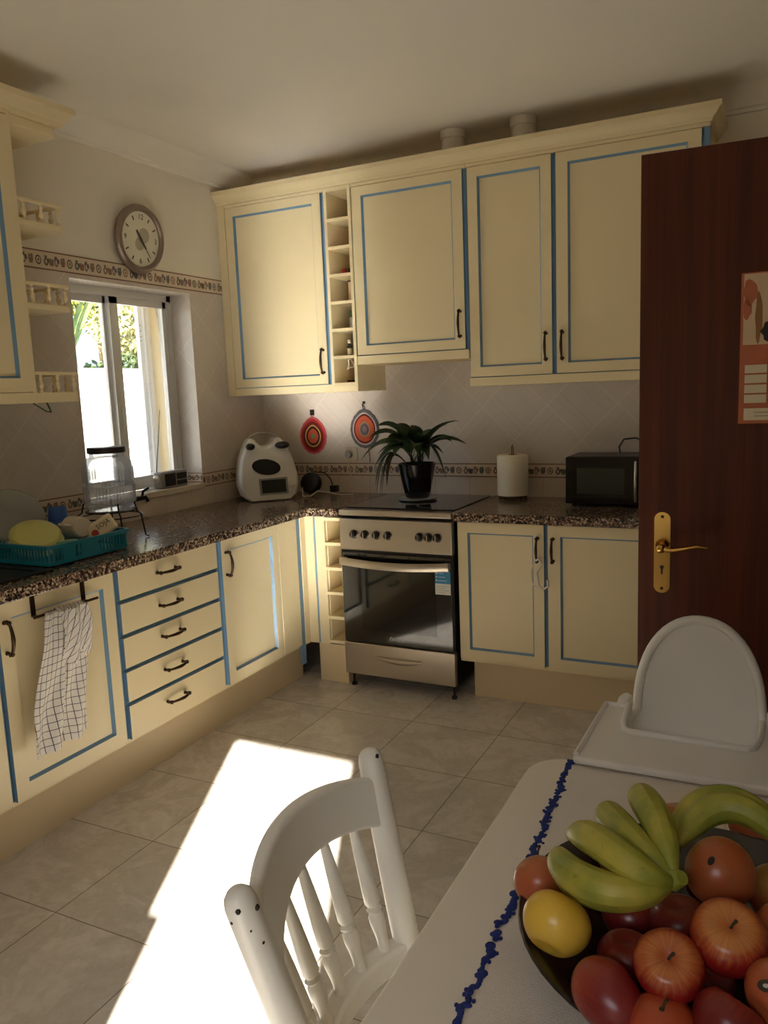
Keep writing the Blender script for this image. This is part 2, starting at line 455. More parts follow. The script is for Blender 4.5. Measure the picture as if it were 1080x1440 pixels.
mb = MB().box(XR, XR+.12, YF, DY0, 0, ZC).box(XR, XR+.12, DY1, YB, 0, ZC).box(XR, XR+.12, DY0, DY1, 2.06, ZC)
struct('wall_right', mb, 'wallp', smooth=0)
mb = MB().box(XR+1.2, XR+1.3, -3.2, -1.2, 0, ZC).box(XR+.12, XR+1.2, -3.2, -3.1, 0, ZC).box(XR+.12, XR+1.2, -1.3, -1.2, 0, ZC)
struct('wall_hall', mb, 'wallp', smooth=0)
struct('floor_hall', MB().box(XR+.02, XR+1.3, -3.2, -1.2, -.08, 0), 'floor', smooth=0)
struct('ceiling_hall', MB().box(XR+.2, XR+1.3, -3.2, -1.2, ZC, ZC+.1), 'ceil', smooth=0)
# glazed terrace doorway behind the camera, where the sun comes in
GX0, GX1, GZ = 2.215, 2.85, 2.19
mb = MB().box(XL-.14, GX0, YF-.15, YF, 0, ZC).box(GX1, XR+.15, YF-.15, YF, 0, ZC).box(GX0, GX1, YF-.15, YF, GZ, ZC)
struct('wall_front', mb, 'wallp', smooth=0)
struct('trim_1', MB().box(GX0, GX0+.058, YF-.08, YF-.04, 0, 1.48), 'alu_white', smooth=0)  # unseen step added to cut the notch into the sun patch

# cornice, swept round the walls
def sweep(path, prof, close=False):
    # path: 2-D points; prof: list of (out, z), 'out' measured to the right of travel
    mbx = MB(); P = [Vector((a, b)) for a, b in path]; n = len(P); rows = []
    for i in range(n):
        d0 = (P[i]-P[i-1]).normalized() if i else (P[1]-P[0]).normalized()
        d1 = (P[i+1]-P[i]).normalized() if i < n-1 else d0
        n0 = Vector((d0.y, -d0.x)); n1 = Vector((d1.y, -d1.x)); m = (n0+n1); m = m/max(m.dot(n0), .2)
        rows.append([(P[i].x+m.x*o, P[i].y+m.y*o, z) for o, z in prof])
    k = len(prof); vs = [q for r_ in rows for q in r_]; fs = []
    for i in range(n-1):
        for j in range(k): fs.append((i*k+j, i*k+(j+1) % k, (i+1)*k+(j+1) % k, (i+1)*k+j))
    fs += [list(range(k)), [(n-1)*k+j for j in range(k)][::-1]]
    return mbx.add(vs, fs)
prof = [(0, 2.605), (.012, 2.605), (.016, 2.612), (.016, 2.620), (.026, 2.624), (.034, 2.640), (.048, 2.665), (.066, 2.684), (.086, 2.696), (.10, 2.6995), (.10, ZC), (0, ZC)]
struct('trim_2', sweep([(XL, YF), (XL, YB), (XR, YB), (XR, YF)], prof), 'cornice', smooth=30)

# decorated border tiles with little jugs, bowls and plates
def motif(mbx, fn, u0, z0, h, w):
    # fn(u, z, lift) -> 3-D point
    def poly(pts, lift=.0006): mbx.add([fn(u0+a*w, z0+b*h, lift) for a, b in pts], [list(range(len(pts)))])
    def ell(cx_, cz_, rx, rz, lift=.0006): poly([(cx_+rx*1.12*math.cos(2*PI*k/12), cz_+rz*1.15*math.sin(2*PI*k/12)) for k in range(12)], lift)
    seq = random.sample(['b_a', 'b_b', 'b_c', 'b_d'], 4)
    mbx.use(seq[0]); ell(.10, .42, .065, .2); poly([(.07, .6), (.13, .6), (.145, .78), (.055, .78)]); ell(.17, .5, .03, .12)
    mbx.use('b_bg'); ell(.10, .44, .025, .1, .0009)
    mbx.use(seq[1]); ell(.27, .34, .07, .12); ell(.23, .52, .04, .12); ell(.31, .5, .035, .11)
    mbx.use(seq[2]); poly([(.38, .22), (.46, .22), (.48, .6), (.45, .8), (.39, .8), (.36, .6)]); ell(.5, .52, .025, .14)
    mbx.use('b_bg'); ell(.42, .45, .022, .14, .0009)
    mbx.use(seq[3]); poly([(.55, .55), (.72, .55), (.68, .24), (.59, .24)]); ell(.60, .64, .03, .1); ell(.67, .66, .035, .11)
    mbx.use(seq[0]); ell(.86, .48, .085, .24)
    mbx.use('b_bg'); ell(.86, .48, .055, .15, .0009)
    mbx.use(seq[1]); ell(.86, .48, .03, .09, .0012)
def band(name, fn, u0, u1, z0, z1, W=.165, phase=0.):
    mbx = MB().use('b_bg')
    mbx.add([fn(u, z, l) for u in (u0, u1) for z in (z0, z1) for l in (0, .003)], [(0, 1, 3, 2), (4, 6, 7, 5), (0, 4, 5, 1), (2, 3, 7, 6), (0, 2, 6, 4), (1, 5, 7, 3)])
    h = z1-z0
    for a, b in ((0, .07), (.93, 1.)):
        mbx.use('b_line'); mbx.add([fn(u0, z0+a*h, .0036), fn(u1, z0+a*h, .0036), fn(u1, z0+b*h, .0036), fn(u0, z0+b*h, .0036)], [(0, 1, 2, 3)])
    u = math.floor((u0-phase)/W)*W+phase
    def fc(a, z, l): return fn(min(max(a, u0), u1), z, l+.003)
    while u < u1:
        if u+W > u0+.02: motif(mbx, fc, u, z0+.04*h, h*.92, W)
        u += W
    return struct(name, mbx, None, smooth=0)
fl = lambda u, z, l: (XL+l, u, z)
fb = lambda u, z, l: (u, YB-l, z)
band('trim_3', fl, -2.6, YB-.003, 2.04, 2.118)
band('trim_4', fb, XL+.004, XR, 2.04, 2.118)
band('trim_5', fb, XL+.004, XR, 1.014, 1.086, .165, .07)
band('trim_6', fl, WY1, YB-.003, 1.012, 1.084)
band('trim_7', fl, -2.9, WY0, 1.012, 1.084)
band('trim_8', lambda u, z, l: (u, WY1-l, z), -.178, XL-.001, 1.036, 1.088, .165, .02)

# ------------------------------------------------------------------ window
XF = -.20
w1 = MB()
fr = .035
w1.box(XF-.03, XF+.03, WY1-fr, WY1, WZ0, WZ1).box(XF-.03, XF+.03, WY0, WY0+fr, WZ0, WZ1).box(XF-.03, XF+.03, WY0, WY1, WZ1-.034, WZ1).box(XF-.03, XF+.03, WY0, WY1, WZ0, WZ0+.03)
win = struct('window_1', w1, 'alu', bevel=.002, smooth=0)
OFF[win] = Vector((0, 0, 0))
def sash(y0, y1, x, glz, lw=.045, rw=.045):
    z0, z1 = WZ0+.03, WZ1-.034
    o = MB().box(x-.012, x+.012, y0, y0+lw, z0, z1).box(x-.012, x+.012, y1-rw, y1, z0, z1).box(x-.012, x+.012, y0, y1, z1-.034, z1).box(x-.012, x+.012, y0, y1, z0, z0+.035).build('sash', 'alu', win, bevel=.0015, smooth=0)
    MB().box(x-.002, x+.002, y0+lw, y1-rw, z0+.035, z1-.034).build('pane', 'pane', o, smooth=0)
    return o
sash(-.995, WY1-fr, XF+.013, 1, .055, .03)
sash(WY0+fr, -.985, XF-.013, 1, .03, .028)
MB().box(XF+.03, XF+.034, -.972, -.962, 1.35, 1.45).build('latch', 'alu_white', win, bevel=.001)
struct('trim_9', MB().box(XF+.03, XL+.012, WY0-.0, WY1, WZ0-.03, WZ0), 'sock_w', bevel=.003)
# shutter rail with screw holes outside, on the far jamb
mb = MB().use('alu_white').box(-.358, -.334, WY1-.075, WY1, WZ0-.03, WZ1).box(-.334, -.318, WY1-.05, WY1-.043, WZ0-.03, WZ1).box(-.345, -.325, WY1-.03, WY1, WZ0-.03, WZ1)
mb.use('black')
for z in (1.08, 1.10, 1.80, 1.82, 1.85, 1.88):
    for yy in (-.625, -.60): mb.box(-.3342, -.3332, yy-.003, yy+.003, z-.003, z+.003)
struct('trim_10', mb, None, smooth=0)

# ------------------------------------------------------------------ outside
struct('floor_terrace', MB().box(-9, XL-.32, -9, 12, -.2, -.1), 'terrace', smooth=0)
struct('wall_terrace', MB().box(-4.2, -4.0, -8, 12, -.1, 1.80).box(-4.24, -3.95, -8, 12, 1.80, 1.86).box(-4.0, -3.97, -8, 12, -.1, 1.45), 'ext_white', smooth=0)
struct('wall_neighbour', MB().box(-4, 12, -12.6, -12, -.1, 4.5), 'trunk', smooth=0)  # unseen wall added to keep low sky light out of the doorway
struct('floor_yard', MB().box(XL-.32, 12, -12, YF-.15, -.2, -.02), 'terrace', smooth=0)
struct('floor_garden', MB().box(-30, -9, -12, 30, -.2, -.1).box(-9, -4.24, -12, 30, -.1, .2), 'hedge', smooth=0)
def leaf_blade(mbx, base, tip, width, sag=.2, n=8, fold=.15, twist=0.):
    b = Vector(base); t = Vector(tip); d = t-b; L = d.length
    side = d.cross(Vector((0, 0, 1)))
    if side.length < 1e-4: side = Vector((1, 0, 0))
    side.normalize(); side = (Matrix.Rotation(twist, 3, d.normalized()) @ side)
    vs = []; fs = []
    for i in range(n+1):
        s = i/n; p = b+d*s+Vector((0, 0, 1))*L*sag*4*s*(1-s)*.5
        w = width*.5*max(.06, math.sin(PI*min(1, s**.8))**.8) if 0 < s < 1 else width*.03
        up = Vector((0, 0, 1))*w*fold
        vs += [p-side*w+up, p, p+side*w+up]
    for i in range(n):
        a = i*3; fs += [(a, a+1, a+4, a+3), (a+1, a+2, a+5, a+4)]
    mbx.add(vs, fs)
def leafball(name, c, rad, n, size, mat, label, cat, group=None, trunk=None):
    e = empty(name, (c[0], c[1], trunk if trunk is not None else c[2]-rad[2]), label, cat, group)
    mbx = MB()
    for i in range(n):
        a = random.uniform(0, 2*PI); z = random.uniform(-1, 1); q = math.sqrt(1-z*z)*random.uniform(.6, 1.); z *= random.uniform(.6, 1.)
        p = Vector((c[0]+rad[0]*q*math.cos(a), c[1]+rad[1]*q*math.sin(a), c[2]+rad[2]*z))
        t = p+Vector((random.uniform(-1, 1), random.uniform(-1, 1), random.uniform(-.8, .8))).normalized()*size
        leaf_blade(mbx, p, t, size*.6, .1, 2, .2, random.uniform(0, 3))
    mbx.build('foliage', mat, e, smooth=0)
    MB().tube([(c[0], c[1], e.location.z), (c[0]+.03, c[1], c[2])], [.06, .03], 8).build('stem', 'trunk', e)
    return e
# px ~100..150 -> y 3..4 at x=-5 ; 165..205 -> y 4.3..5
leafball('shrub', (-5.75, 5.1, 2.55), (.5, .75, .5), 2200, .09, 'fol_p', 'pale leafy shrub seen through the right window pane', 'shrub', None, .2)
leafball('hedge', (-4.75, 4.6, 1.85), (.3, 1.5, .28), 2400, .08, 'hedge', 'dark low hedge behind the white terrace wall', 'hedge', None, .2)
leafball('tree', (-7.2, 5.2, 3.3), (.8, .8, .7), 1500, .12, 'fol_y', 'yellow-green tree seen through the left window pane', 'tree', None, .2)
def bigplant(x, y, zb, n, L, W, mat, label, nm, spread=.45):
    e = empty(nm, (x, y, .2), label, 'plant'); mbx = MB(); st = MB()
    for i in range(n):
        a = 2*PI*i/n+random.uniform(-.3, .3); k = random.uniform(.5, 1.1)
        h = random.uniform(.7, 1.2)
        p = Vector((x+.15*math.cos(a), y+.15*math.sin(a), zb+h*.5)); t = p+Vector((math.cos(a)*spread*k, math.sin(a)*spread*k, L*h))
        st.tube([(x, y, .2), ((x+p.x)/2, (y+p.y)/2, (zb+.2)/2+.3), p], [.03, .025, .012], 6)
        leaf_blade(mbx, p, t, W, .25, 8, .25, random.uniform(-.5, .5))
    mbx.build('leaf', mat, e); st.build('stem', 'trunk', e)
bigplant(-4.75, 2.75, 1.4, 9, .7, .13, 'fol_g', 'banana-like plant with broad leaves behind the white terrace wall', 'banana_plant')
bigplant(-6.2, 3.75, 2.2, 13, .8, .08, 'fol_y', 'tall palm with yellow-green fronds left of the window stile', 'palm', 1.0)
bigplant(-8.6, 7.3, 3.6, 12, .1, .06, 'fol_y', 'palm crown hanging in at the top of the right pane', 'palm', 1.1)
mb = MB().box(-13, -11, 4, 16, 0, 4.6)
bh = empty('house', (-12, 10, 0), 'blue-grey neighbouring house behind the garden plants', 'house')
mb.build('wall', 'house_grey', bh, smooth=0); MB().box(-13.2, -10.8, 3.8, 16.2, 4.6, 4.75).build('roof', 'ext_white', bh, smooth=0)

# ------------------------------------------------------------------ cabinets
AX = .571; BY = -.526; CYU = -.287; LXU = .275
def mapL(x0): return lambda u, v, d: (x0+d, u, v)       # left wall run: u = y
def mapB(y0): return lambda u, v, d: (u, y0-d, v)       # back wall run: u = x
def regroup():
    rules = {'base_cabinet': 'base cabinets', 'wall_cabinet': 'wall cabinets', 'apple': 'apples in the fruit bowl', 'pear': 'pears in the fruit bowl', 'potholder': 'crocheted potholders', 'pipe': 'extractor pipes above the cabinets', 'lid': 'lids in the dish rack', 'banana_bunch': 'banana bunches', 'wall_hook': 'potholder hooks', 'spice_jar': 'jars in the open wall shelf', 'figurine': 'ornaments on the end shelves', 'kickboard': 'kickboards', 'worktop': 'granite worktops', 'crown_moulding': 'crown mouldings'}
    for o in list(C.objects):
        k = o.name.split('.')[0]
        if o.parent is None and k in rules and o.get('label'):
            if k == 'lid' and 'dish rack' not in o['label']: continue
            o['group'] = rules[k]
def obox(mbx, fn, u0, u1, v0, v1, d0, d1):
    vs = [fn(u, v, d) for u in (u0, u1) for v in (v0, v1) for d in (d0, d1)]
    return mbx.add(vs, [(0, 1, 3, 2), (4, 6, 7, 5), (0, 4, 5, 1), (2, 3, 7, 6), (0, 2, 6, 4), (1, 5, 7, 3)])
TH = .018
def door_panel(fn, u0, u1, v0, v1, parent, name='door', recess=True, m=.055, mt=.05):
    """fn maps with d=0 at the door's outer face; negative d goes into the carcass"""
    mbx = MB()
    if not recess:
        vs = [fn(u, v, d) for u in (u0, u1) for v in (v0, v1) for d in (-TH, 0)]
        mbx.use('cream').add(vs, ([] if name == 'drawer' else [(0, 1, 3, 2), (4, 6, 7, 5)])+[(0, 4, 5, 1), (0, 2, 6, 4), (1, 5, 7, 3)])
        mbx.use('blue').add(vs, [(2, 3, 7, 6), (0, 1, 3, 2), (4, 6, 7, 5)]) if name == 'drawer' else mbx.add(vs, [(2, 3, 7, 6)])
    else:
        def ring(a, b, c, e, d): return [fn(a, c, d), fn(b, c, d), fn(b, e, d), fn(a, e, d)]
        bw = .0085
        R = [ring(u0, u1, v0, v1, -TH), ring(u0, u1, v0, v1, 0), ring(u0+m, u1-m, v0+mt, v1-mt, 0),
             ring(u0+m+bw, u1-m-bw, v0+mt+bw, v1-mt-bw, -.013)]
        vs = [q for r_ in R for q in r_]
        mbx.use('cream').add(vs, [(0, 1, 2, 3), (4, 5, 9, 8), (5, 6, 10, 9), (6, 7, 11, 10), (7, 4, 8, 11), (12, 13, 14, 15), (0, 1, 5, 4), (2, 3, 7, 6)])
        mbx.use('blue'); mbx.add(vs, [(8, 9, 13, 12), (9, 10, 14, 13), (10, 11, 15, 14), (11, 8, 12, 15), (1, 2, 6, 5), (3, 0, 4, 7)])
    return mbx.build(name, None, parent, smooth=0, bevel=0. if recess else .001)
def handle(fn, u, v, L, vert, parent, lab=None):
    mbx = MB(); N = 12; h = L/2
    def P(s, d): return fn(u, v+s*h, d) if vert else fn(u+s*h, v, d)
    mbx.use('bronze')
    for s in (-1, 1):
        a = Vector(P(s, 0)); b = Vector(P(s, .026))
        mbx.tube([a, a.lerp(b, .5), b], [.0075, .005, .006], 8); mbx.ball(P(s*1.02, .024), .0085, 8); mbx.ball(P(s*1.12, .014), .005, 8)
    mbx.tube([P(s, .024+.012*(1-s*s)) for s in [-1+2*i/N for i in range(N+1)]], [.0045+.0025*(1-abs(-1+2*i/N)) for i in range(N+1)], 8)
    return mbx.build('handle', 'bronze', parent, smooth=50)
def trimbar(name, fn, u0, u1, v0, v1, parent, d=-.002, m='cream'):
    b_ = MB(); obox(b_, fn, u0, u1, v0, v1, -TH, d); return b_.build(name, m, parent, smooth=0)
ZDB, ZDT = .208, .866
def carcass(fn, u0, u1, v0, v1, depth, parent, name='carcass'):
    lo, hi = (ZDB, ZDT) if v0 < .5 else (v0+.04, v1)
    mbx = MB().use('blue'); obox(mbx, fn, u0, u1, lo, hi, -TH-.006, -TH-.001)
    mbx.use('cream'); obox(mbx, fn, u0, u1, v0, lo, -TH-.006, -TH-.002)
    mbx.use('cream_in'); obox(mbx, fn, u0, u1, v0, v1, -depth, -TH-.006)
    return mbx.build(name, None, parent, smooth=0)
fL = mapL(AX); fB = mapB(BY)
DL = AX-XL-.002; DB = YB-BY-.002
GB = 'base cabinets'
def base_unit(fn, left, u0, u1, label, depth):
    cu = (u0+u1)/2; p = (XL+.3, cu, 0) if left else (cu, YB-.3, 0)
    e = empty('base_cabinet', (p[0], p[1], .19), label, 'cabinet')
    carcass(fn, u0+.0005, u1-.0005, .19, .872, depth, e); return e
e = base_unit(fL, 1, -2.95, -2.345, 'cream base cabinet left of the towel cabinet, cut by the photo edge', DL)
d = door_panel(fL, -2.94, -2.355, ZDB, ZDT, e); handle(fL, -2.90, .76, .10, True, d)
e = base_unit(fL, 1, -2.345, -1.84, 'cream base cabinet with the checked towel hung over its door', DL)
d = door_panel(fL, -2.336, -1.849, ZDB, ZDT, e, m=.05); handle(fL, -2.315, .755, .10, True, d)
e = base_unit(fL, 1, -1.84, -1.232, 'cream base unit of five drawers with blue gaps under the drinks dispenser', DL)
gz = [(.752, ZDT), (.620, .736), (.488, .604), (.356, .472), (ZDB, .340)]
for i, (a, b) in enumerate(gz):
    d = door_panel(fL, -1.824, -1.248, a, b, e, 'drawer', False); handle(fL, -1.568, (.813, .681, .555, .418, .284)[i], .105, False, d)
e = base_unit(fL, 1, -1.232, -.56, 'cream corner base cabinet under the left worktop with handle and narrow fixed panel', DL)
d = door_panel(fL, -1.216, -.776, ZDB, ZDT, e, m=.05); handle(fL, -1.188, .758, .10, True, d)
door_panel(fL, -.773, -.612, ZDB, ZDT, e, 'fixed_panel', False)
mb = MB().use('blue'); obox(mb, fL, -.608, -.572, .10, ZDT, -TH, -.006)
mb.build('corner_strip', None, e, smooth=0)

# corner filler and the open spice shelves left of the cooker
e = empty('spice_shelf', (.68, -.25, 0), 'narrow open base shelf with six niches between the corner panel and the cooker', 'shelf')
mb = MB().use('cream').box(AX-.018, .618, BY, BY+.018, .2, ZDT).box(AX-.018, AX-.002, -.571, BY, .2, ZDT).box(.63, .685, BY, BY+.018, .2, ZDT).use('blue').box(.618, .63, BY+.005, BY+.018, .2, ZDT)
mb.build('corner_panel', None, e, smooth=0)
mb = MB().use('cream').box(.681, .689, BY+.0185, YB-.002, .21, ZDT).box(.776, .784, BY, YB-.002, .21, ZDT).use('cream_in').box(.689, .776, -.25, -.24, .21, ZDT)
mb.build('side_panel', None, e, smooth=0)
for i in range(6):
    z = .215+i*.128
    MB().box(.685, .776, BY+.001, -.25, z-.008, z+.008).build('shelf', 'cream', e, smooth=0)
MB().box(.618, .784, BY+.004, -.3, 0, .2).build('base_panel', 'plinth', e, smooth=0)

# right of the cooker
e = base_unit(fB, 0, 1.40, 1.822, 'cream base cabinet just right of the cooker with a child lock on its handle', DB)
d = door_panel(fB, 1.406, 1.814, ZDB, ZDT, e, m=.048, mt=.048); handle(fB, 1.787, .757, .10, True, d)
e2 = base_unit(fB, 0, 1.822, 2.44, 'cream base cabinet under the microwave, half hidden by the brown door', DB)
d = door_panel(fB, 1.832, 2.425, ZDB, ZDT, e2, m=.055, mt=.048); handle(fB, 1.856, .757, .10, True, d)
# kickboards
tag(MB().box(.475, .493, -2.95, -.50, 0, .189).build('kickboard', 'plinth', None, smooth=0), 'long cream kickboard under the left run of base cabinets', 'kickboard')
tag(MB().use('plinth').box(1.445, 2.43, -.448, -.43, 0, .189).box(1.445, 1.463, -.43, -.05, 0, .189).build('kickboard', None, None, smooth=0), 'cream kickboard under the cabinets right of the cooker', 'kickboard')
# child lock: white cord loop on the handle
mb = MB()
pts = [(1.787, -.560, .712), (1.80, -.562, .722), (1.815, -.562, .70), (1.79, -.562, .66), (1.80, -.562, .60), (1.82, -.564, .585), (1.842, -.564, .60), (1.84, -.564, .63)]
mb.tube(pts, .006, 8)
mb.tube([(1.782, -.561, .712), (1.765, -.561, .66), (1.768, -.561, .62), (1.775, -.561, .60), (1.795, -.562, .59)], .003, 6)
tag(mb.build('child_lock', 'cable_w', None), 'white child lock hanging from the cabinet handle right of the cooker', 'lock')

# worktops
poly = [(XL+.002, YB-.002), (XL+.002, -2.95), (.612, -2.95), (.612, -.60), (.622, -.575), (.65, -.565), (.785, -.565), (.785, YB-.002)]
tag(MB().prism(poly, .874, ZT).build('worktop', 'granite', None, bevel=.004, smooth=0), 'speckled brown granite worktop running along the left wall into the corner', 'worktop')
tag(MB().box(1.398, 2.47, -.565, YB-.002, .874, ZT).build('worktop', 'granite', None, bevel=.004, smooth=0), 'speckled brown granite worktop under the microwave and paper roll', 'worktop')
# dark slab at the far left, standing in for shade on the worktop
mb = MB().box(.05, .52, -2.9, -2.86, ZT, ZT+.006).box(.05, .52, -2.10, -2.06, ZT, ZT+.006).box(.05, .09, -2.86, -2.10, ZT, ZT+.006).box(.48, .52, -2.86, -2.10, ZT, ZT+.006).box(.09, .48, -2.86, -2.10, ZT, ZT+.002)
tag(mb.build('sink', 'black', None, bevel=.002, smooth=0), 'dark slab standing in for shade on the worktop beside the teal dish rack', 'sink')

# ------------------------------------------------------------------ wall cabinets on the back wall
fU = mapB(CYU); DU = YB-CYU-.002
def wall_unit(u0, u1, v0, v1, label):
    e = empty('wall_cabinet', ((u0+u1)/2, -.12, v0), label, 'cabinet'); carcass(fU, u0+.0005, u1-.0005, v0, v1, DU, e); return e
ZU0, ZU1 = 1.532, 2.487
e = wall_unit(XL+.003, .63, 1.488, 2.505, 'cream wall cabinet in the corner beside the window, sunlit reflection on its door')
trimbar('side_filler', fU, XL+.003, .012, 1.488, 2.505, e, 0); trimbar('valance', fU, .012, .63, 1.488, 1.528, e); trimbar('top_rail', fU, .012, .63, 2.490, 2.505, e)
d = door_panel(fU, .016, .612, ZU0, ZU1, e, m=.05, mt=.045); handle(fU, .590, 1.650, .115, True, d)
# open spice column
e = empty('wall_shelf', (.71, -.12, 1.488), 'narrow open wall shelf with seven niches of small jars left of the hood cabinet', 'shelf')
mb = MB().box(.632, .648, CYU, YB-.002, 1.488, 2.505).box(.770, .786, CYU, YB-.002, 1.488, 2.505).box(.648, .770, YB-.012, YB-.002, 1.488, 2.505)
mb.build('side_panel', 'cream', e, smooth=0)
SZ = [1.53, 1.668, 1.805, 1.942, 2.078, 2.214, 2.350]
for z in SZ: MB().box(.648, .770, CYU+.002, YB-.012, z-.010, z+.005).build('shelf', 'cream', e, smooth=0)
MB().box(.648, .770, CYU, YB-.013, 1.488, 1.519).build('bottom_panel', 'cream', e, smooth=0); MB().box(.648, .770, CYU, YB-.013, 2.485, 2.505).build('top_panel', 'cream', e, smooth=0)
e = wall_unit(.788, 1.394, 1.622, 2.505, 'shorter cream wall cabinet over the cooker')
trimbar('valance', fU, .788, 1.394, 1.622, 1.664, e); trimbar('top_rail', fU, .788, 1.394, 2.490, 2.505, e)
d = door_panel(fU, .793, 1.378, 1.669, ZU1, e, m=.052, mt=.045); handle(fU, 1.355, 1.786, .115, True, d)
e = wall_unit(1.396, 1.808, 1.488, 2.505, 'narrow cream wall cabinet right of the one over the cooker')
trimbar('valance', fU, 1.396, 1.808, 1.488, 1.528, e); trimbar('top_rail', fU, 1.396, 1.808, 2.490, 2.505, e)
d = door_panel(fU, 1.403, 1.797, ZU0, ZU1, e, m=.048, mt=.045); handle(fU, 1.770, 1.656, .115, True, d)
e = wall_unit(1.808, 2.450, 1.488, 2.505, 'wide cream wall cabinet at the right end, partly behind the brown door')
trimbar('valance', fU, 1.808, 2.45, 1.488, 1.528, e); trimbar('top_rail', fU, 1.808, 2.45, 2.490, 2.505, e)
trimbar('edge_strip', fU, 2.430, 2.45, 1.528, 2.49, e, -.001, 'blue')
d = door_panel(fU, 1.818, 2.418, ZU0, ZU1, e, m=.052, mt=.045); handle(fU, 1.845, 1.656, .115, True, d)
cprof = [(0, 2.506), (.004, 2.506), (.008, 2.520), (.022, 2.532), (.030, 2.545), (.042, 2.552), (.042, 2.572), (.0, 2.572), (-.02, 2.572), (-.02, 2.506)]
tag(sweep([(XL+.003, CYU), (2.452, CYU), (2.452, YB-.003)], cprof).build('crown_moulding', 'cream', None, smooth=30), 'cream crown moulding along the top of the wall cabinets on the back wall', 'moulding')
# extractor pipes on top
for x, lab in ((1.29, 'white pipe standing on top of the cabinet over the cooker'), (1.635, 'white pipe standing on top of the narrow wall cabinet')):
    tag(MB().lathe([(.0, 2.507), (.058, 2.507), (.058, 2.66), (.062, 2.662), (.062, ZC-.001), (.0, ZC-.001)], (x, -.15, 0), 28).build('pipe', 'pipe', None), lab, 'pipe')

# ------------------------------------------------------------------ wall cabinet and end shelves on the left wall
fW = mapL(.285)
e = empty('wall_cabinet', (.12, -2.2, 1.488), 'cream wall cabinet at the left edge above the dish rack', 'cabinet')
carcass(fW, -2.6, -1.853, 1.488, 2.505, .285-XL-.002, e)
trimbar('valance', fW, -2.6, -1.853, 1.488, 1.526, e); trimbar('top_rail', fW, -2.6, -1.853, 2.492, 2.505, e); trimbar('edge_strip', fW, -1.866, -1.853, 1.526, 2.492, e, -.004)
d = door_panel(fW, -2.40, -1.868, ZU0-.004, ZU1, e, m=.052, mt=.05)
e = empty('end_shelf', (.12, -1.75, 1.488), 'cream open end shelves with little spindle railings left of the window', 'shelf')
XS1, YS0, YS1 = .268, -1.852, -1.628
MB().box(XL+.002, .262, YS0, YS0+.012, 1.53, 2.49).build('side_panel', 'cream', e, smooth=0)
for z in (1.488, 1.832, 2.128):
    t = .038 if z < 1.5 else .022
    MB().prism(rrect(XL+.002, XS1, YS0+.001, YS1, .03, 5, (1, 0, 0, 0)), z, z+t).build('shelf', 'cream', e, bevel=.004, smooth=0)
    zt = z+t
    MB().box(XS1-.022, XS1-.006, YS0+.014, YS1-.006, zt+.066, zt+.078).box(XL+.004, XS1-.022, YS1-.022, YS1-.006, zt+.066, zt+.078).build('rail', 'cream', e, bevel=.003, smooth=0)
    sp_ = [(0, 0), (.009, 0), (.009, .008), (.005, .013), (.0105, .028), (.005, .042), (.009, .054), (.005, .060), (.008, .066), (0, .066)]
    for k in range(3): MB().lathe(sp_, (XS1-.014, YS0+.045+k*.078, zt), 12).build('spindle', 'cream', e)
    for k in range(4): MB().lathe(sp_, (XS1-.062-k*.068, YS1-.014, zt), 12).build('spindle', 'cream', e)
MB().prism(rrect(XL+.002, XS1, YS0+.001, YS1, .03, 5, (1, 0, 0, 0)), 2.47, 2.505).build('top_panel', 'cream', e, bevel=.003, smooth=0)
tag(sweep([(XL+.003, YS1)][::-1]+[(XL+.003, YS1), (.285, YS1), (.285, -2.6)][0:0] if 0 else [(.285, -2.6), (.285, YS1), (XL+.003, YS1)], cprof).build('crown_moulding', 'cream', None, smooth=30), 'cream crown moulding on the cabinet and end shelves left of the window', 'moulding')
# small things on the end shelves
mb = MB().lathe([(0, 0), (.018, 0), (.02, .02), (.012, .036), (.016, .05), (0, .05)], (.12, -1.74, 2.1505), 14)
tag(mb.build('figurine', 'b_b', None), 'small brown ornament on the topmost end shelf behind the railing', 'ornament')
mb = MB().lathe([(0, 0), (.02, 0), (.026, .02), (.02, .05), (.01, .06), (.012, .075), (0, .075)], (.12, -1.75, 1.527), 14)
tag(mb.build('figurine', 'brown_glass', None), 'dark ornament on the lowest end shelf behind the railing', 'ornament')
mb = MB().tube([(XL+.008, -1.60, 2.175), (XL+.012, -1.64, 2.15), (XL+.012, -1.655, 2.05), (XL+.01, -1.65, 1.80)], .004, 6)
mb.tube([(XL+.010, -1.57, 2.185), (XL+.012, -1.62, 2.155), (XL+.012, -1.65, 2.165)], .004, 6)
tag(mb.build('cable', 'black', None), 'thin dark cable stapled to the wall behind the end shelves', 'cable')
mb = MB().tube([(.24, -1.84, 1.4875), (.26, -1.80, 1.455), (.25, -1.77, 1.452), (.22, -1.76, 1.4875)], .003, 6)
tag(mb.build('wire_hook', 'greenglass', None), 'thin green wire hook hanging under the left wall cabinet', 'hook')

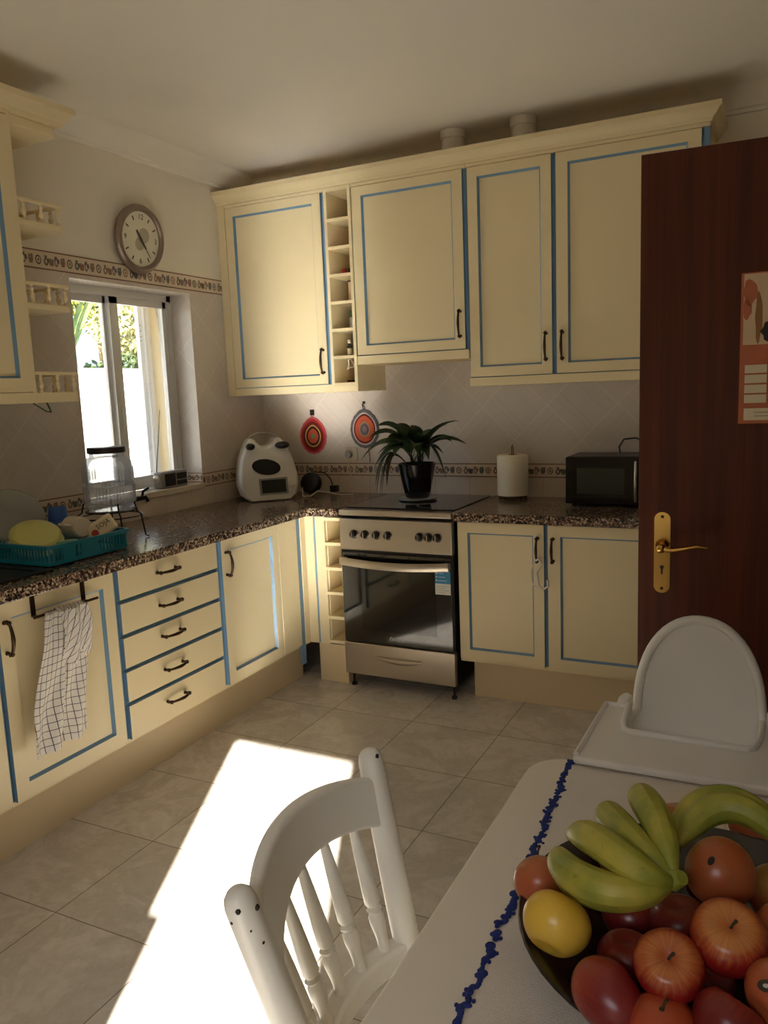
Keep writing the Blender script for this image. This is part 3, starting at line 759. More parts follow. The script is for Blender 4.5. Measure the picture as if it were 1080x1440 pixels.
# ------------------------------------------------------------------ jars on the spice column
XN = .71
def on_shelf(k): return SZ[k]+.0055
tag(MB().use('red').lathe([(0, 0), (.013, 0), (.013, .03), (0, .03)], (.700, -.22, on_shelf(4)), 14).build('spice_jar', None, None), 'tiny red jar on the third niche from the top of the open wall shelf', 'jar')
tag(MB().lathe([(0, 0), (.014, 0), (.014, .028), (0, .028)], (.732, -.215, on_shelf(4)), 14).build('spice_jar', 'black', None), 'tiny black jar beside the red one in the open wall shelf', 'jar')
e = empty('picture_card', (.735, -.2, on_shelf(3)), 'small framed card standing in the open wall shelf', 'card')
MB().box(.706, .766, -.205, -.196, on_shelf(3), on_shelf(3)+.108).build('frame', 'brown_glass', e)
MB().box(.710, .766, -.207, -.205, on_shelf(3)+.004, on_shelf(3)+.100).build('picture', 'peach_pr', e)
e = empty('spice_jar', (.742, -.2, on_shelf(2)), 'jar with green lid and pale label in the open wall shelf below the framed card', 'jar')
MB().box(.718, .767, -.225, -.176, on_shelf(2), on_shelf(2)+.058).build('body', 'saucer', e, bevel=.004)
MB().box(.720, .766, -.223, -.178, on_shelf(2)+.058, on_shelf(2)+.092).build('lid', 'greenglass', e, bevel=.004)
e = empty('bottle', (.715, -.23, on_shelf(1)), 'small bottle with white cap and white label in the open wall shelf', 'bottle')
MB().lathe([(0, 0), (.014, 0), (.014, .045), (.007, .055), (.007, .062), (0, .062)], (.715, -.23, on_shelf(1)), 14).build('body', 'black', e)
MB().lathe([(.0143, .006), (.0143, .036)], (.715, -.23, on_shelf(1)), 14).build('label', 'mug', e)
MB().lathe([(0, .062), (.010, .062), (.010, .08), (0, .08)], (.715, -.23, on_shelf(1)), 14).build('cap', 'mug', e)
tag(MB().box(.738, .768, -.20, -.14, on_shelf(1), on_shelf(1)+.09).build('box', 'house_grey', None, bevel=.002), 'dark grey box behind the small white-capped bottle', 'box')
mb = MB().tube([(.722, -.262, 1.65), (.735, -.265, 1.655), (.752, -.265, 1.63), (.765, -.266, 1.60), (.762, -.268, 1.56), (.762, -.27, 1.537)], .0022, 6)
mb.tube([(.722, -.262, 1.65), (.725, -.262, 1.63), (.715, -.262, 1.60), (.73, -.262, 1.61), (.75, -.262, 1.612)], .0022, 6)
tag(mb.build('cable', 'cable_w', None), 'white cable curled in the lowest niche of the open wall shelf', 'cable')
tag(MB().lathe([(0, 0), (.022, 0), (.022, .012), (0, .012)], (.70, -.2, on_shelf(0)), 16).build('lid', 'brown_glass', None), 'flat brown lid lying in the lowest niche of the open wall shelf', 'lid')

# ------------------------------------------------------------------ clock
e = empty('wall_clock', (XL+.002, -.93, 2.24), 'round wall clock with a brown-silver rim above the window', 'clock', rot=(0, 0, 0))
R_ = Matrix.Rotation(PI/2, 4, 'Y')            # lathe axis z -> +x
def lx(prof, mat, name, n=40):
    m_ = MB().lathe(prof, (0, 0, 0), n, R_); return m_.build(name, mat, e)
lx([(.0, 0), (.155, 0), (.158, .012), (.150, .026), (.138, .032), (.127, .024), (.125, .016)], 'clockrim', 'rim')
f = lx([(.0, .015), (.126, .015)], 'clockface', 'face')
mk = MB().use('ink')
def cp(r, a, d=.0165): return Vector((d, r*math.sin(a), r*math.cos(a)))  # viewed from +x : y to the right
def bar(mbx, r0, r1, a, w, d=.0165):
    p0 = cp(r0, a, d); p1 = cp(r1, a, d); s = Vector((0, math.cos(a), -math.sin(a)))*w/2
    mbx.add([p0-s, p0+s, p1+s, p1-s]+[q+Vector((.0008, 0, 0)) for q in (p0-s, p0+s, p1+s, p1-s)], [(0, 1, 2, 3), (4, 5, 6, 7), (0, 1, 5, 4), (1, 2, 6, 5), (2, 3, 7, 6), (3, 0, 4, 7)])
for k in range(12):
    if k not in (0, 3, 6, 9): bar(mk, .092, .112, k*PI/6, .006)
for s_, k in (('12', 0), ('3', 3), ('6', 6), ('9', 9)):
    text_into(mk, s_, .034, Matrix.Translation(cp(.1, k*PI/6, .0166)) @ Matrix(((0, 0, 1, 0), (1, 0, 0, 0), (0, 1, 0, 0), (0, 0, 0, 1))))
mk.build('numerals', None, e, smooth=0)
mb = MB().lathe([(0, 0), (.035, 0)], (0, 0, 0), 18, Matrix.Translation((.0162, .022, .018)) @ R_)
mb.lathe([(0, 0), (.03, 0)], (0, 0, 0), 18, Matrix.Translation((.0162, -.006, -.022)) @ R_)
mb.build('emblem', 'ink_pale', e)
hb = MB(); bar(hb, -.01, .048, math.radians(-38), .009, .019); hb.build('hour_hand', 'ink', e, smooth=0)
hb = MB(); bar(hb, -.02, .052, math.radians(142), .008, .020); bar(hb, .05, .102, math.radians(142), .003, .020); hb.build('minute_hand', 'ink', e, smooth=0)
e.rotation_euler = (0, math.radians(6), 0)
e.location.x = XL+.022

# ------------------------------------------------------------------ radio on the sill
e = empty('radio', (-.075, -.77, WZ0), 'small silver and black portable radio on the window sill with raised aerial', 'radio')
MB().box(-.105, -.048, -.868, -.668, WZ0+.001, WZ0+.085).build('case', 'grey_pl', e, bevel=.008)
MB().box(-.048, -.0455, -.845, -.765, WZ0+.012, WZ0+.075).build('speaker_grille', 'black', e, bevel=.003)
MB().box(-.048, -.0455, -.757, -.68, WZ0+.040, WZ0+.072).build('dial', 'screen', e, bevel=.003)
MB().box(-.048, -.0455, -.757, -.68, WZ0+.012, WZ0+.034).build('buttons', 'steel_dark', e, bevel=.003)
MB().lathe([(0, 0), (.022, 0), (.022, .006), (.018, .008), (0, .008)], (0, 0, 0), 20, Matrix.Translation((-.078, -.868, WZ0+.05)) @ Matrix.Rotation(PI/2, 4, 'X')).build('knob', 'steel', e)
MB().tube([(-.095, -.85, WZ0+.084), (-.095, -.79, WZ0+.40)], [.0028, .0015], 6).build('aerial', 'steel_dark', e)

# ------------------------------------------------------------------ drinks dispenser
dx, dy = .215, -1.478
e = empty('drinks_dispenser', (dx, dy, ZT), 'ribbed glass drinks dispenser on a black wire stand by the window', 'drinks dispenser')
zb = 1.035
nr = 64
def ribbed(z0, z1, r, amp):
    m_ = MB(); vs = []; fs = []; K = 192
    for z in (z0, z1):
        for i in range(K):
            a = 2*PI*i/K; rr = r+amp*math.cos(a*48); vs.append((dx+rr*math.cos(a), dy+rr*math.sin(a), z))
    for i in range(K): fs.append((i, (i+1) % K, K+(i+1) % K, K+i))
    return m_.add(vs, fs)
g = MB().lathe([(0, zb), (.088, zb), (.100, zb+.012), (.102, zb+.03)], (dx, dy, 0), 48)
g.lathe([(.102, zb+.10), (.106, zb+.105), (.102, zb+.112), (.103, zb+.175), (.097, zb+.20), (.084, zb+.216), (.070, zb+.222), (.070, zb+.25)], (dx, dy, 0), 48)
gj = g.build('jar', 'jar_glass', e)
ribbed(zb+.03, zb+.10, .102, .003).build('ribbed_band', 'jar_glass', gj)
ribbed(zb+.12, zb+.17, .1025, .0015).build('upper_ribs', 'jar_glass', gj)
MB().lathe([(.0, zb+.262), (.074, zb+.262), (.077, zb+.26), (.077, zb+.238), (.074, zb+.236)], (dx, dy, 0), 40).build('lid', 'steel_dark', e)
MB().tube([(dx+.055, dy+.085, zb+.03), (dx+.08, dy+.125, zb+.035), (dx+.085, dy+.132, zb+.015)], [.011, .010, .007], 10).tube([(dx+.07, dy+.115, zb+.04), (dx+.072, dy+.118, zb+.06), (dx+.085, dy+.14, zb+.075)], .006, 8).build('tap', 'steel_dark', e)
mb = MB().tube([(dx+.102*math.cos(2*PI*i/40), dy+.102*math.sin(2*PI*i/40), zb-.006) for i in range(40)], .004, 6, closed=True)
mb.tube([(dx+.125*math.cos(2*PI*i/40), dy+.125*math.sin(2*PI*i/40), zb-.03) for i in range(40)], .003, 6, closed=True)
for a in (15, 135, 225, 330):
    c_, s_ = math.cos(math.radians(a)), math.sin(math.radians(a))
    mb.tube([(dx+.108*c_, dy+.108*s_, zb+.03), (dx+.118*c_, dy+.118*s_, zb-.01), (dx+.135*c_, dy+.135*s_, zb-.02), (dx+.150*c_, dy+.150*s_, ZT+.008), (dx+.165*c_, dy+.165*s_, ZT+.004)], .0038, 6)
mb.build('wire_stand', 'black', e)

# ------------------------------------------------------------------ dish rack and dishes
RX0, RX1, RY0, RY1 = .10, .485, -2.045, -1.655
e = empty('dish_rack', ((RX0+RX1)/2, (RY0+RY1)/2, ZT+.006), 'teal plastic dish rack full of dishes on the worktop', 'dish rack')
z0 = ZT+.007; z1 = ZT+.078
def ringprism(x0, x1, y0, y1, t, za, zb_, r=.03):
    m_ = MB(); A = rrect(x0, x1, y0, y1, r); B = rrect(x0+t, x1-t, y0+t, y1-t, r-t*.8); n = len(A)
    vs = [(x, y, z) for z in (za, zb_) for P_ in (A, B) for x, y in P_]
    fs = []
    for i in range(n):
        j = (i+1) % n
        fs += [(i, j, 2*n+j, 2*n+i), (n+i, n+j, 3*n+j, 3*n+i), (i, j, n+j, n+i), (2*n+i, 2*n+j, 3*n+j, 3*n+i)]
    return m_.add(vs, fs)
ringprism(RX0-.006, RX1+.006, RY0-.006, RY1+.006, .014, z1-.014, z1).build('rim', 'teal', e)
ringprism(RX0, RX1, RY0, RY1, .006, z0, z0+.014).build('base_rim', 'teal', e)
MB().prism(rrect(RX0+.006, RX1-.006, RY0+.006, RY1-.006, .03), z0+.001, z0+.006).build('floor_panel', 'teal', e, smooth=0)
sl = MB()
per = rrect(RX0+.002, RX1-.002, RY0+.002, RY1-.002, .03)
def along(poly, step):
    out = []; n = len(poly); acc = 0
    for i in range(n):
        a = Vector(poly[i]); b = Vector(poly[(i+1) % n]); L = (b-a).length; t = -acc
        while t+step <= L:
            t += step; p = a+(b-a)*(t/L); out.append((p, (b-a).normalized()))
        acc = L-t
    return out
for p, d_ in along(per, .0155):
    nn = Vector((d_.y, -d_.x)); a = p-d_*.0035; b = p+d_*.0035; c_ = b-nn*.004; g_ = a-nn*.004
    sl.prism([(a.x, a.y), (b.x, b.y), (c_.x, c_.y), (g_.x, g_.y)], z0+.012, z1-.012)
sl.build('slats', 'teal', e, smooth=0)
for (ya, yb) in ((-1.985, -1.935), (-1.9, -1.82)):
    MB().box(RX1-.006, RX1+.001, ya, yb, z0+.01, z1-.01).build('side_plate', 'teal', e, smooth=0)
def dish(name, prof, loc, rot, mat, label, cat, n=36, solid=.003):
    e_ = MB().lathe(prof, (0, 0, 0), n)
    o = bpy.data.objects.new(name, None); bpy.data.objects.remove(o)
    me_ = e_.build('tmp', mat, None, solid=solid)
    # keep the dish's own local frame
    off = me_.location.copy(); me_.data.transform(Matrix.Translation(off)); me_.location = loc; me_.rotation_mode = 'QUATERNION'; me_.rotation_quaternion = Vector((0, 0, 1)).rotation_difference(Vector(rot).normalized()); me_.name = name; me_.data.name = name
    tag(me_, label, cat); return me_
bowlp = lambda r, h: [(0, 0), (r*.5, 0), (r*.62, h*.06), (r*.85, h*.45), (r*.97, h*.85), (r, h), (r*1.03, h)]
dish('bowl', bowlp(.115, .075), (.150, -1.935, 1.035), (.70, -.25, .66), 'clear_pl', 'large clear plastic bowl tilted at the back left of the dish rack', 'bowl')
dish('lid', [(0, .016), (.066, .016), (.072, .012), (.082, .008), (.086, 0), (.090, 0)], (.300, -1.940, 1.010), (.40, -.24, .88), 'yel_lid', 'yellow-green round lid lying across the left of the dish rack', 'lid')
dish('lid', [(0, 0), (.080, 0), (.090, -.004), (.094, -.012), (.097, -.012)], (.305, -1.942, .996), (.40, -.24, .88), 'pale_lid', 'pale cream lid under the yellow-green one in the dish rack', 'lid')
dish('bowl', bowlp(.058, .045), (.415, -1.90, .985), (.12, 0, -1), 'grn_bowl', 'small green bowl upside down at the front of the dish rack', 'bowl')
dish('cup', [(0, 0), (.030, 0), (.033, .004), (.038, .085), (.040, .085)], (.155, -1.705, 1.075), (.1, -.1, -1), 'blue_cup', 'blue plastic cup upside down in the dish rack', 'cup')
mg = empty('mug', (.365, -1.775, 1.012), 'white mug lying on its side in the dish rack, base forward', 'mug', rot=(0, 0, 0))
mg.rotation_mode = 'QUATERNION'; mg.rotation_quaternion = Vector((0, 0, 1)).rotation_difference(Vector((-.90, .25, -.05)))
MB().lathe([(0, 0), (.034, 0), (.038, .004), (.040, .02), (.041, .095), (.0385, .095), (.037, .01), (0, .006)], (0, 0, 0), 32).build('cup', 'mug', mg)
MB().tube([(0, -.039, .075), (0, -.062, .07), (0, -.07, .05), (0, -.062, .028), (0, -.039, .022)], .0055, 8).build('handle', 'mug', mg)
tb = empty('food_tub', (.375, -1.700, .995), 'cream carton tub with a red apple print at the right end of the dish rack', 'tub', rot=(math.radians(28), math.radians(-12), math.radians(-38)))
MB().prism(rrect(-.034, .034, -.060, .060, .022, 8), -.034, .034).build('body', 'cream_tub', tb, bevel=.010, seg=3, smooth=50)
pr_ = MB().use('red').lathe([(0, 0), (.014, 0)], (0, 0, 0), 18, Matrix.Translation((.0345, -.030, -.006)) @ R_).use('ink')
text_into(pr_, 'SOJA', .026, Matrix.Translation((.0346, .014, .008)) @ Matrix(((0, 0, 1, 0), (1, 0, 0, 0), (0, 1, 0, 0), (0, 0, 0, 1))))
pr_.build('print', None, tb, smooth=0)
dish('lid', [(0, 0), (.055, 0), (.064, -.010), (.067, -.010)], (.235, -1.70, .995), (.6, -.3, .7), 'clear_pl', 'clear round lid leaning behind the cream tub in the dish rack', 'lid')
dish('glass', [(0, 0), (.03, 0), (.032, .004), (.036, .10), (.0375, .10)], (.150, -1.820, 1.035), (0, 0, -1), 'clear_pl', 'clear drinking glass upside down left of the blue cup', 'glass')

# ------------------------------------------------------------------ towel and its rail
e = empty('towel_rail', (.585, -2.1, .78), 'brown over-door towel rail on the base cabinet', 'rail')
mb = MB()
for y in (-2.205, -1.995):
    mb.box(.553, .5945, y-.009, y+.009, .868, .8705); mb.box(.5725, .575, y-.009, y+.009, .80, .8705)
    mb.box(.5725, .603, y-.009, y+.009, .796, .799)
mb.tube([(.60, -2.225, .799), (.60, -1.955, .799)], .005, 8)
mb.build('rail', 'bronze', e, smooth=0)
def towel():
    nu, nv = 70, 46; vs = []; uvs = []; fs = []
    H = .46
    for j in range(nv+1):
        v = j/nv
        s = v
        w0 = -2.185-.10*min(1, v*1.5)**.7+.012*math.sin(v*5); w1 = -2.045-.025*v+.012*math.sin(v*PI)
        if v < .06: pinch = 1
        for i in range(nu+1):
            u = i/nu
            y = w0+(w1-w0)*u
            amp = .010*(.35+v*.9)
            fold = math.sin(u*PI*5+v*2.0)*amp+.006*math.sin(u*17+v*9)+.018*math.exp(-((u-.47-.06*math.sin(v*3))/.05)**2)*-1.*min(1, v*3)
            x = .609+.012*min(1., v*4)+fold*.9+.012*math.sin(u*PI)
            z = .808-H*v*(1-.03*u)-.004*math.sin(u*PI*3)*v
            if j == 0: x = .602; z = .806
            vs.append((max(x, .5965), y, z)); uvs.append((u*.9+.04*math.sin(v*4), v*1.0))
    for j in range(nv):
        for i in range(nu):
            a = j*(nu+1)+i; fs.append((a, a+1, a+nu+2, a+nu+1))
    m_ = MB().add(vs, fs); o = m_.build('towel', 'towel', None, uv=uvs, solid=.003); return o
tw = tag(towel(), 'white tea towel with dark checks hanging from the rail on the base cabinet', 'towel')
def towel_gather():
    # bunched upper fold over the bar
    nu, nv = 40, 16; vs = []; uvs = []; fs = []
    for j in range(nv+1):
        v = j/nv
        for i in range(nu+1):
            u = i/nu; y = -2.15+.11*u+.03*v*(u-.3); x = .630+.010*math.sin(u*14+v*3)+.012*math.sin(v*PI)
            z = .812-.20*v*(.45+.55*math.sin(PI*(.25+.6*u)))
            if j == 0: x = .606
            vs.append((x, y, z)); uvs.append((u*.55+.3*v, v*.4+.3*u))
    for j in range(nv):
        for i in range(nu):
            a = j*(nu+1)+i; fs.append((a, a+1, a+nu+2, a+nu+1))
    return MB().add(vs, fs), uvs
m_, uvs = towel_gather(); m_.build('folded_corner', 'towel', tw, uv=uvs, solid=.003)

# ------------------------------------------------------------------ kitchen robot in the corner
rb = empty('kitchen_robot', (.150, -.262, ZT), 'white kitchen machine with black oval and small screen in the corner', 'kitchen machine', rot=(0, 0, math.radians(47)))
# local frame: front faces -y ; width along x
def shield(front=True):
    W = .166; Hh = .345; pts = []
    side = [(0.112, .0), (.148, .03), (.163, .09), (.160, .15), (.142, .23), (.118, .285), (.096, .325), (.082, .338), (.062, .338), (.046, .315), (.026, .298), (0, .292)]
    pts = side+[(-a, b) for a, b in side[::-1][1:]]
    return pts
sp = shield()
def lean(z): return .055*z/.34*1.3
mb = MB(); n = len(sp)
vs = []
for k, (sc, d0) in enumerate(((.93, -.165), (1., -.150), (1., -.04), (.95, .0), (.85, .10), (.6, .14))):
    for a, b in sp:
        zz = b if k < 4 else b*(.9 if k == 4 else .7)
        vs.append((a*sc, d0+lean(zz) if k < 3 else d0+lean(zz)*.6, max(zz*(sc if k == 0 else 1)+(.006 if k == 0 else 0), .004)))
fs = [list(range(n))]
for k in range(5):
    for i in range(n): fs.append((k*n+i, k*n+(i+1) % n, (k+1)*n+(i+1) % n, (k+1)*n+i))
fs.append([5*n+i for i in range(n)])
mb.add(vs, fs).build('body', 'robot_white', rb, bevel=.004, smooth=50)
def onface(x, z, d=.0): return (x, -.166+lean(z)-d, z)
mb = MB(); K = 28
ov = [(.078*math.cos(2*PI*i/K)+(-.012), .185+.043*math.sin(2*PI*i/K)+(.008*math.cos(2*PI*i/K+PI)) ) for i in range(K)]
mb.add([onface(a, b, 0) for a, b in ov]+[onface(a, b, .004) for a, b in ov], [list(range(K)), list(range(K, 2*K))]+[(i, (i+1) % K, K+(i+1) % K, K+i) for i in range(K)])
mb.build('oval_opening', 'black', rb, smooth=0)
def face_box(x0, x1, z0_, z1_, d0, d1, name, mat, par=rb, bev=.002):
    m_ = MB(); vs = [onface(x, z, d) for x in (x0, x1) for z in (z0_, z1_) for d in (d0, d1)]
    m_.add(vs, [(0, 1, 3, 2), (4, 6, 7, 5), (0, 4, 5, 1), (2, 3, 7, 6), (0, 2, 6, 4), (1, 5, 7, 3)]); return m_.build(name, mat, par, bevel=bev, smooth=0)
scr = face_box(-.060, .098, .035, .125, 0, .004, 'screen_frame', 'grey_pl')
face_box(-.048, .086, .045, .115, .004, .005, 'screen', 'screen', scr, 0)
MB().lathe([(0, 0), (.017, 0), (.017, .010), (.014, .012), (0, .012)], (0, 0, 0), 20, Matrix.Translation(onface(.118, .085, 0)) @ Matrix.Rotation(PI/2, 4, 'X')).build('dial', 'robot_white', rb)
for s_, w in ((-1, .026), (1, .042)):
    m_ = MB().ball((0, 0, 0), 1., 14, (w, .02, .02)); m_.xf(Matrix.Translation(onface(s_*.088, .298, .004)))
    m_.build('locking_arm', 'black', rb)
MB().tube([(-.085, -.02, .33), (-.07, -.03, .352), (-.03, -.035, .368), (.03, -.035, .368), (.07, -.03, .352), (.085, -.02, .33)], .005, 8).build('lid_hoop', 'grey_pl', rb)
# speaker and charger
e = empty('speaker', (.345, -.085, ZT), 'black round speaker beside the white kitchen machine', 'speaker')
MB().lathe([(0, -.03), (.05, -.03), (.062, -.018), (.064, 0), (.058, .02), (.04, .03), (0, .032)], (0, 0, 0), 28, Matrix.Translation((.345, -.085, ZT+.066)) @ Matrix.Rotation(math.radians(70), 4, 'X')).build('body', 'black', e)
MB().box(.338, .352, -.122, -.118, ZT+.05, ZT+.085).build('badge', 'steel_dark', e, bevel=.001)
e = empty('power_cable', (.46, -.05, ZT), 'black cable looping from the speaker to a plug adapter on the worktop', 'cable')
MB().tube([(.30, -.06, ZT+.10), (.34, -.03, ZT+.125), (.40, -.02, ZT+.12), (.44, -.025, ZT+.085), (.455, -.03, ZT+.05)], .004, 8).build('lead', 'black', e)
MB().box(.445, .49, -.05, -.015, ZT+.012, ZT+.05).build('adapter', 'black', e, bevel=.005)
mb = MB().tube([(.335, -.16, ZT+.05), (.34, -.17, ZT+.02), (.36, -.20, ZT+.006), (.40, -.18, ZT+.005), (.42, -.14, ZT+.03), (.47, -.12, ZT+.02), (.55, -.10, ZT+.006), (.60, -.05, ZT+.004)], .0028, 6)
tag(mb.build('cable', 'cable_w', None), 'white cable trailing over the worktop beside the kitchen machine', 'cable')

# ------------------------------------------------------------------ potholders and sockets
def potholder(x, z, rings, r, label, hookm, loop):
    e = empty('potholder', (x, YB, z), label, 'potholder')
    K = 40; mb = MB(); cnt = len(rings)
    rr = [0]+[q[0] for q in rings]
    def pt(rad, a, d):
        sc = 1+(.018*math.cos(a*24) if rad > .95 else 0)
        dz = .10*rad*max(0, math.sin(a))**10            # drawn up towards the loop
        return (x+r*rad*sc*math.cos(a)*.90, YB-d, z+r*(rad*sc*math.sin(a)*1.05+dz))
    for j in range(cnt):
        m0 = rings[j][1]; a0, a1 = rr[j], rr[j+1]; mb.use(m0)
        vs = []; hts = [.010, .014, .010]
        for q, t in enumerate((a0, (a0+a1)/2, a1)):
            for i in range(K): vs.append(pt(t, 2*PI*i/K, hts[q]))
        fs = []
        for q in range(2):
            for i in range(K): fs.append((q*K+i, q*K+(i+1) % K, (q+1)*K+(i+1) % K, (q+1)*K+i))
        mb.add(vs, fs)
    mb.use(rings[-1][1]); mb.add([pt(1, 2*PI*i/K, .010) for i in range(K)]+[pt(1, 2*PI*i/K, .003) for i in range(K)], [(i, (i+1) % K, K+(i+1) % K, K+i) for i in range(K)]+[list(range(K, 2*K))])
    mb.build('crochet_disc', None, e, smooth=60)
    MB().tube([(x-.004, YB-.008, z+r*1.12), (x-.006, YB-.008, z+r*1.25), (x, YB-.008, z+r*1.32), (x+.006, YB-.008, z+r*1.25), (x+.004, YB-.008, z+r*1.12)], .0022, 6).build('loop', rings[-1][1], e)
    hk = MB()
    if hookm == 'clip': hk.box(x-.011, x+.011, YB-.014, YB-.001, z+r*1.25, z+r*1.58)
    else:
        hk.lathe([(0, 0), (.008, 0), (.008, .006), (0, .008)], (0, 0, 0), 12, Matrix.Translation((x, YB-.001, z+r*1.5)) @ Matrix.Rotation(PI/2, 4, 'X')); hk.tube([(x, YB-.006, z+r*1.5), (x-.006, YB-.016, z+r*1.35), (x, YB-.02, z+r*1.28), (x+.006, YB-.016, z+r*1.34)], .0028, 6)
    tag(hk.build('wall_hook', 'steel_dark', None), 'small dark hook holding the %s potholder' % loop, 'hook')
potholder(.305, 1.240, [(.14, 'c_green'), (.40, 'c_orange'), (.52, 'c_dark'), (.60, 'c_yel'), (.78, 'c_maroon'), (.90, 'c_red'), (1., 'c_pink')], .098, 'red and pink crocheted potholder with green centre, left of the two on the wall', 'clip', 'red and pink')
potholder(.645, 1.275, [(.16, 'c_lil'), (.30, 'c_grey'), (.40, 'c_tan'), (.66, 'c_orange'), (.76, 'c_maroon'), (.84, 'c_white'), (1., 'c_grey')], .100, 'grey-edged orange crocheted potholder behind the plant', 'hook', 'grey-edged')
e = empty('socket', (.55, YB, 1.13), 'cream wall socket with a plug in it between potholder and plant', 'socket')
MB().box(.512, .592, YB-.010, YB-.001, 1.095, 1.175).build('plate', 'sock_w', e, bevel=.004)
MB().lathe([(.026, 0), (.030, .006), (.026, .008), (.022, .002), (0, .002)], (0, 0, 0), 24, Matrix.Translation((.545, YB-.010, 1.135)) @ Matrix.Rotation(PI/2, 4, 'X')).build('rim', 'mug', e)
MB().tube([(.545, YB-.012, 1.135), (.545, YB-.04, 1.135)], .018, 16).build('plug', 'grey_pl', e)
MB().tube([(.545, YB-.038, 1.125), (.548, YB-.036, 1.09), (.55, YB-.02, 1.03), (.55, YB-.015, ZT+.003)], .003, 6).build('lead', 'sock_w', e)
mb = MB().tube([(.662, YB-.004, 1.175), (.668, YB-.004, 1.10), (.665, YB-.005, 1.09)], .003, 6)
tag(mb.build('wire', 'card', None), 'short brown wire on the tiles beside the wall socket', 'wire')

# ------------------------------------------------------------------ cooker
SX0, SX1, SY = .7895, 1.3885, -.556
e = empty('cooker', (1.09, -.26, 0), 'stainless steel cooker with black glass hob and oven door', 'cooker')
MB().use('black').box(SX0, SX1, SY+.035, YB-.01, .07, .882).box(SX0+.0005, SX1-.0005, SY+.01, SY+.035, .24, .86).build('body', None, e, smooth=0)
MB().box(SX0, SX1, SY-.004, YB-.008, .884, .912).build('hob_frame', 'steel', e, bevel=.005, seg=3)
hg = MB().prism(rrect(SX0+.012, SX1-.004, SY+.055, YB-.012, .01), .9125, .919).build('hob_glass', 'black_glass', e, bevel=.001)
for (x, y, r_) in ((.95, -.38, .09), (1.22, -.38, .075), (.95, -.12, .075), (1.22, -.12, .09)):
    MB().lathe([(r_-.002, .9192), (r_, .9193), (r_+.002, .9192)], (x, y, 0), 40).build('cooking_zone', 'grey_pl', hg)
MB().box(SX0, SX1, SY, SY+.035, .712, .868).build('control_panel', 'steel', e, bevel=.004, seg=3)
for x in (.872, .934, .996, 1.058, 1.225, 1.272, 1.316):
    k = MB().lathe([(0, .026), (.013, .026), (.016, .022), (.017, .004), (.022, .002), (.022, 0)], (0, 0, 0), 22, Matrix.Translation((x, SY-.0002, .792)) @ Matrix.Rotation(PI/2, 4, 'X')).build('knob', 'steel_dark', e)
    MB().box(x-.002, x+.002, SY-.030, SY-.026, .778, .808).build('pointer', 'steel', k, smooth=0)
dr = MB().box(SX0+.004, SX1-.004, SY-.002, SY+.03, .242, .700).build('oven_door', 'oven_glass', e, bevel=.004)
MB().box(SX0+.11, SX1-.09, SY-.0032, SY-.002, .31, .62).build('oven_window', 'black_glass', dr, smooth=0)
# bowed towel-bar handle
mb = MB(); N = 20; vs = []
for i in range(N+1):
    s = i/N; x = SX0+.010+(SX1-SX0-.02)*s; d_ = SY-.030-.022*math.sin(PI*s); zz = .660-.010*math.sin(PI*s)
    vs += [(x, d_, zz-.020), (x, d_-.006, zz), (x, d_, zz+.020), (x, d_+.008, zz+.016), (x, d_+.008, zz-.016)]
fs = [(0, 1, 2, 3, 4), tuple(N*5+k for k in (4, 3, 2, 1, 0))]
for i in range(N):
    for k in range(5): fs.append((i*5+k, i*5+(k+1) % 5, (i+1)*5+(k+1) % 5, (i+1)*5+k))
mb.add(vs, fs); mb.box(SX0+.012, SX0+.04, SY-.026, SY, .642, .674).box(SX1-.04, SX1-.012, SY-.026, SY, .642, .674)
mb.build('oven_handle', 'steel', dr, smooth=40)
MB().box(SX0, SX1, SY-.002, SY+.03, .070, .236).build('drawer', 'steel', e, bevel=.004, seg=3)
m_ = MB(); K = 16
m_.add([(1.10+(.125-.0*i)*(-1+2*i/K), SY-.003, .178+.002*0) for i in range(K+1)]+[(1.10+.125*(-1+2*i/K), SY-.010, .176-.030*math.sin(PI*i/K)**.7) for i in range(K+1)], [(i, i+1, K+2+i, K+1+i) for i in range(K)])
m_.build('drawer_grip', 'steel', e, solid=.002)
for x in (SX0+.03, SX1-.02):
    for y in (SY+.03, -.05): MB().lathe([(0, 0), (.014, 0), (.014, .012), (.006, .018), (.006, .07), (0, .07)], (x, y, 0), 14).build('foot', 'black', e)
mb = MB().use('sticker_b').box(1.300, 1.378, SY-.0062, SY-.0058, .575, .636).use('sticker_w').box(1.300, 1.378, SY-.0062, SY-.0058, .522, .575)
for k in range(3): mb.use('sticker_w').box(1.305, 1.312, SY-.0066, SY-.0062, .587+k*.017, .593+k*.017).box(1.318, 1.36-k*.008, SY-.0066, SY-.0062, .589+k*.017, .591+k*.017)
for k in range(4): mb.use('grey_pl').box(1.306, 1.350+.02*(k % 2), SY-.0066, SY-.0062, .531+k*.010, .533+k*.010)
mb.build('energy_label', None, dr, smooth=0)
mb = MB(); text_into(mb, 'Candy', .022, Matrix.Translation((1.075, SY-.0035, .275)) @ Matrix.Rotation(PI/2, 4, 'X'))
mb.build('brand_lettering', 'sticker_w', dr, smooth=0)

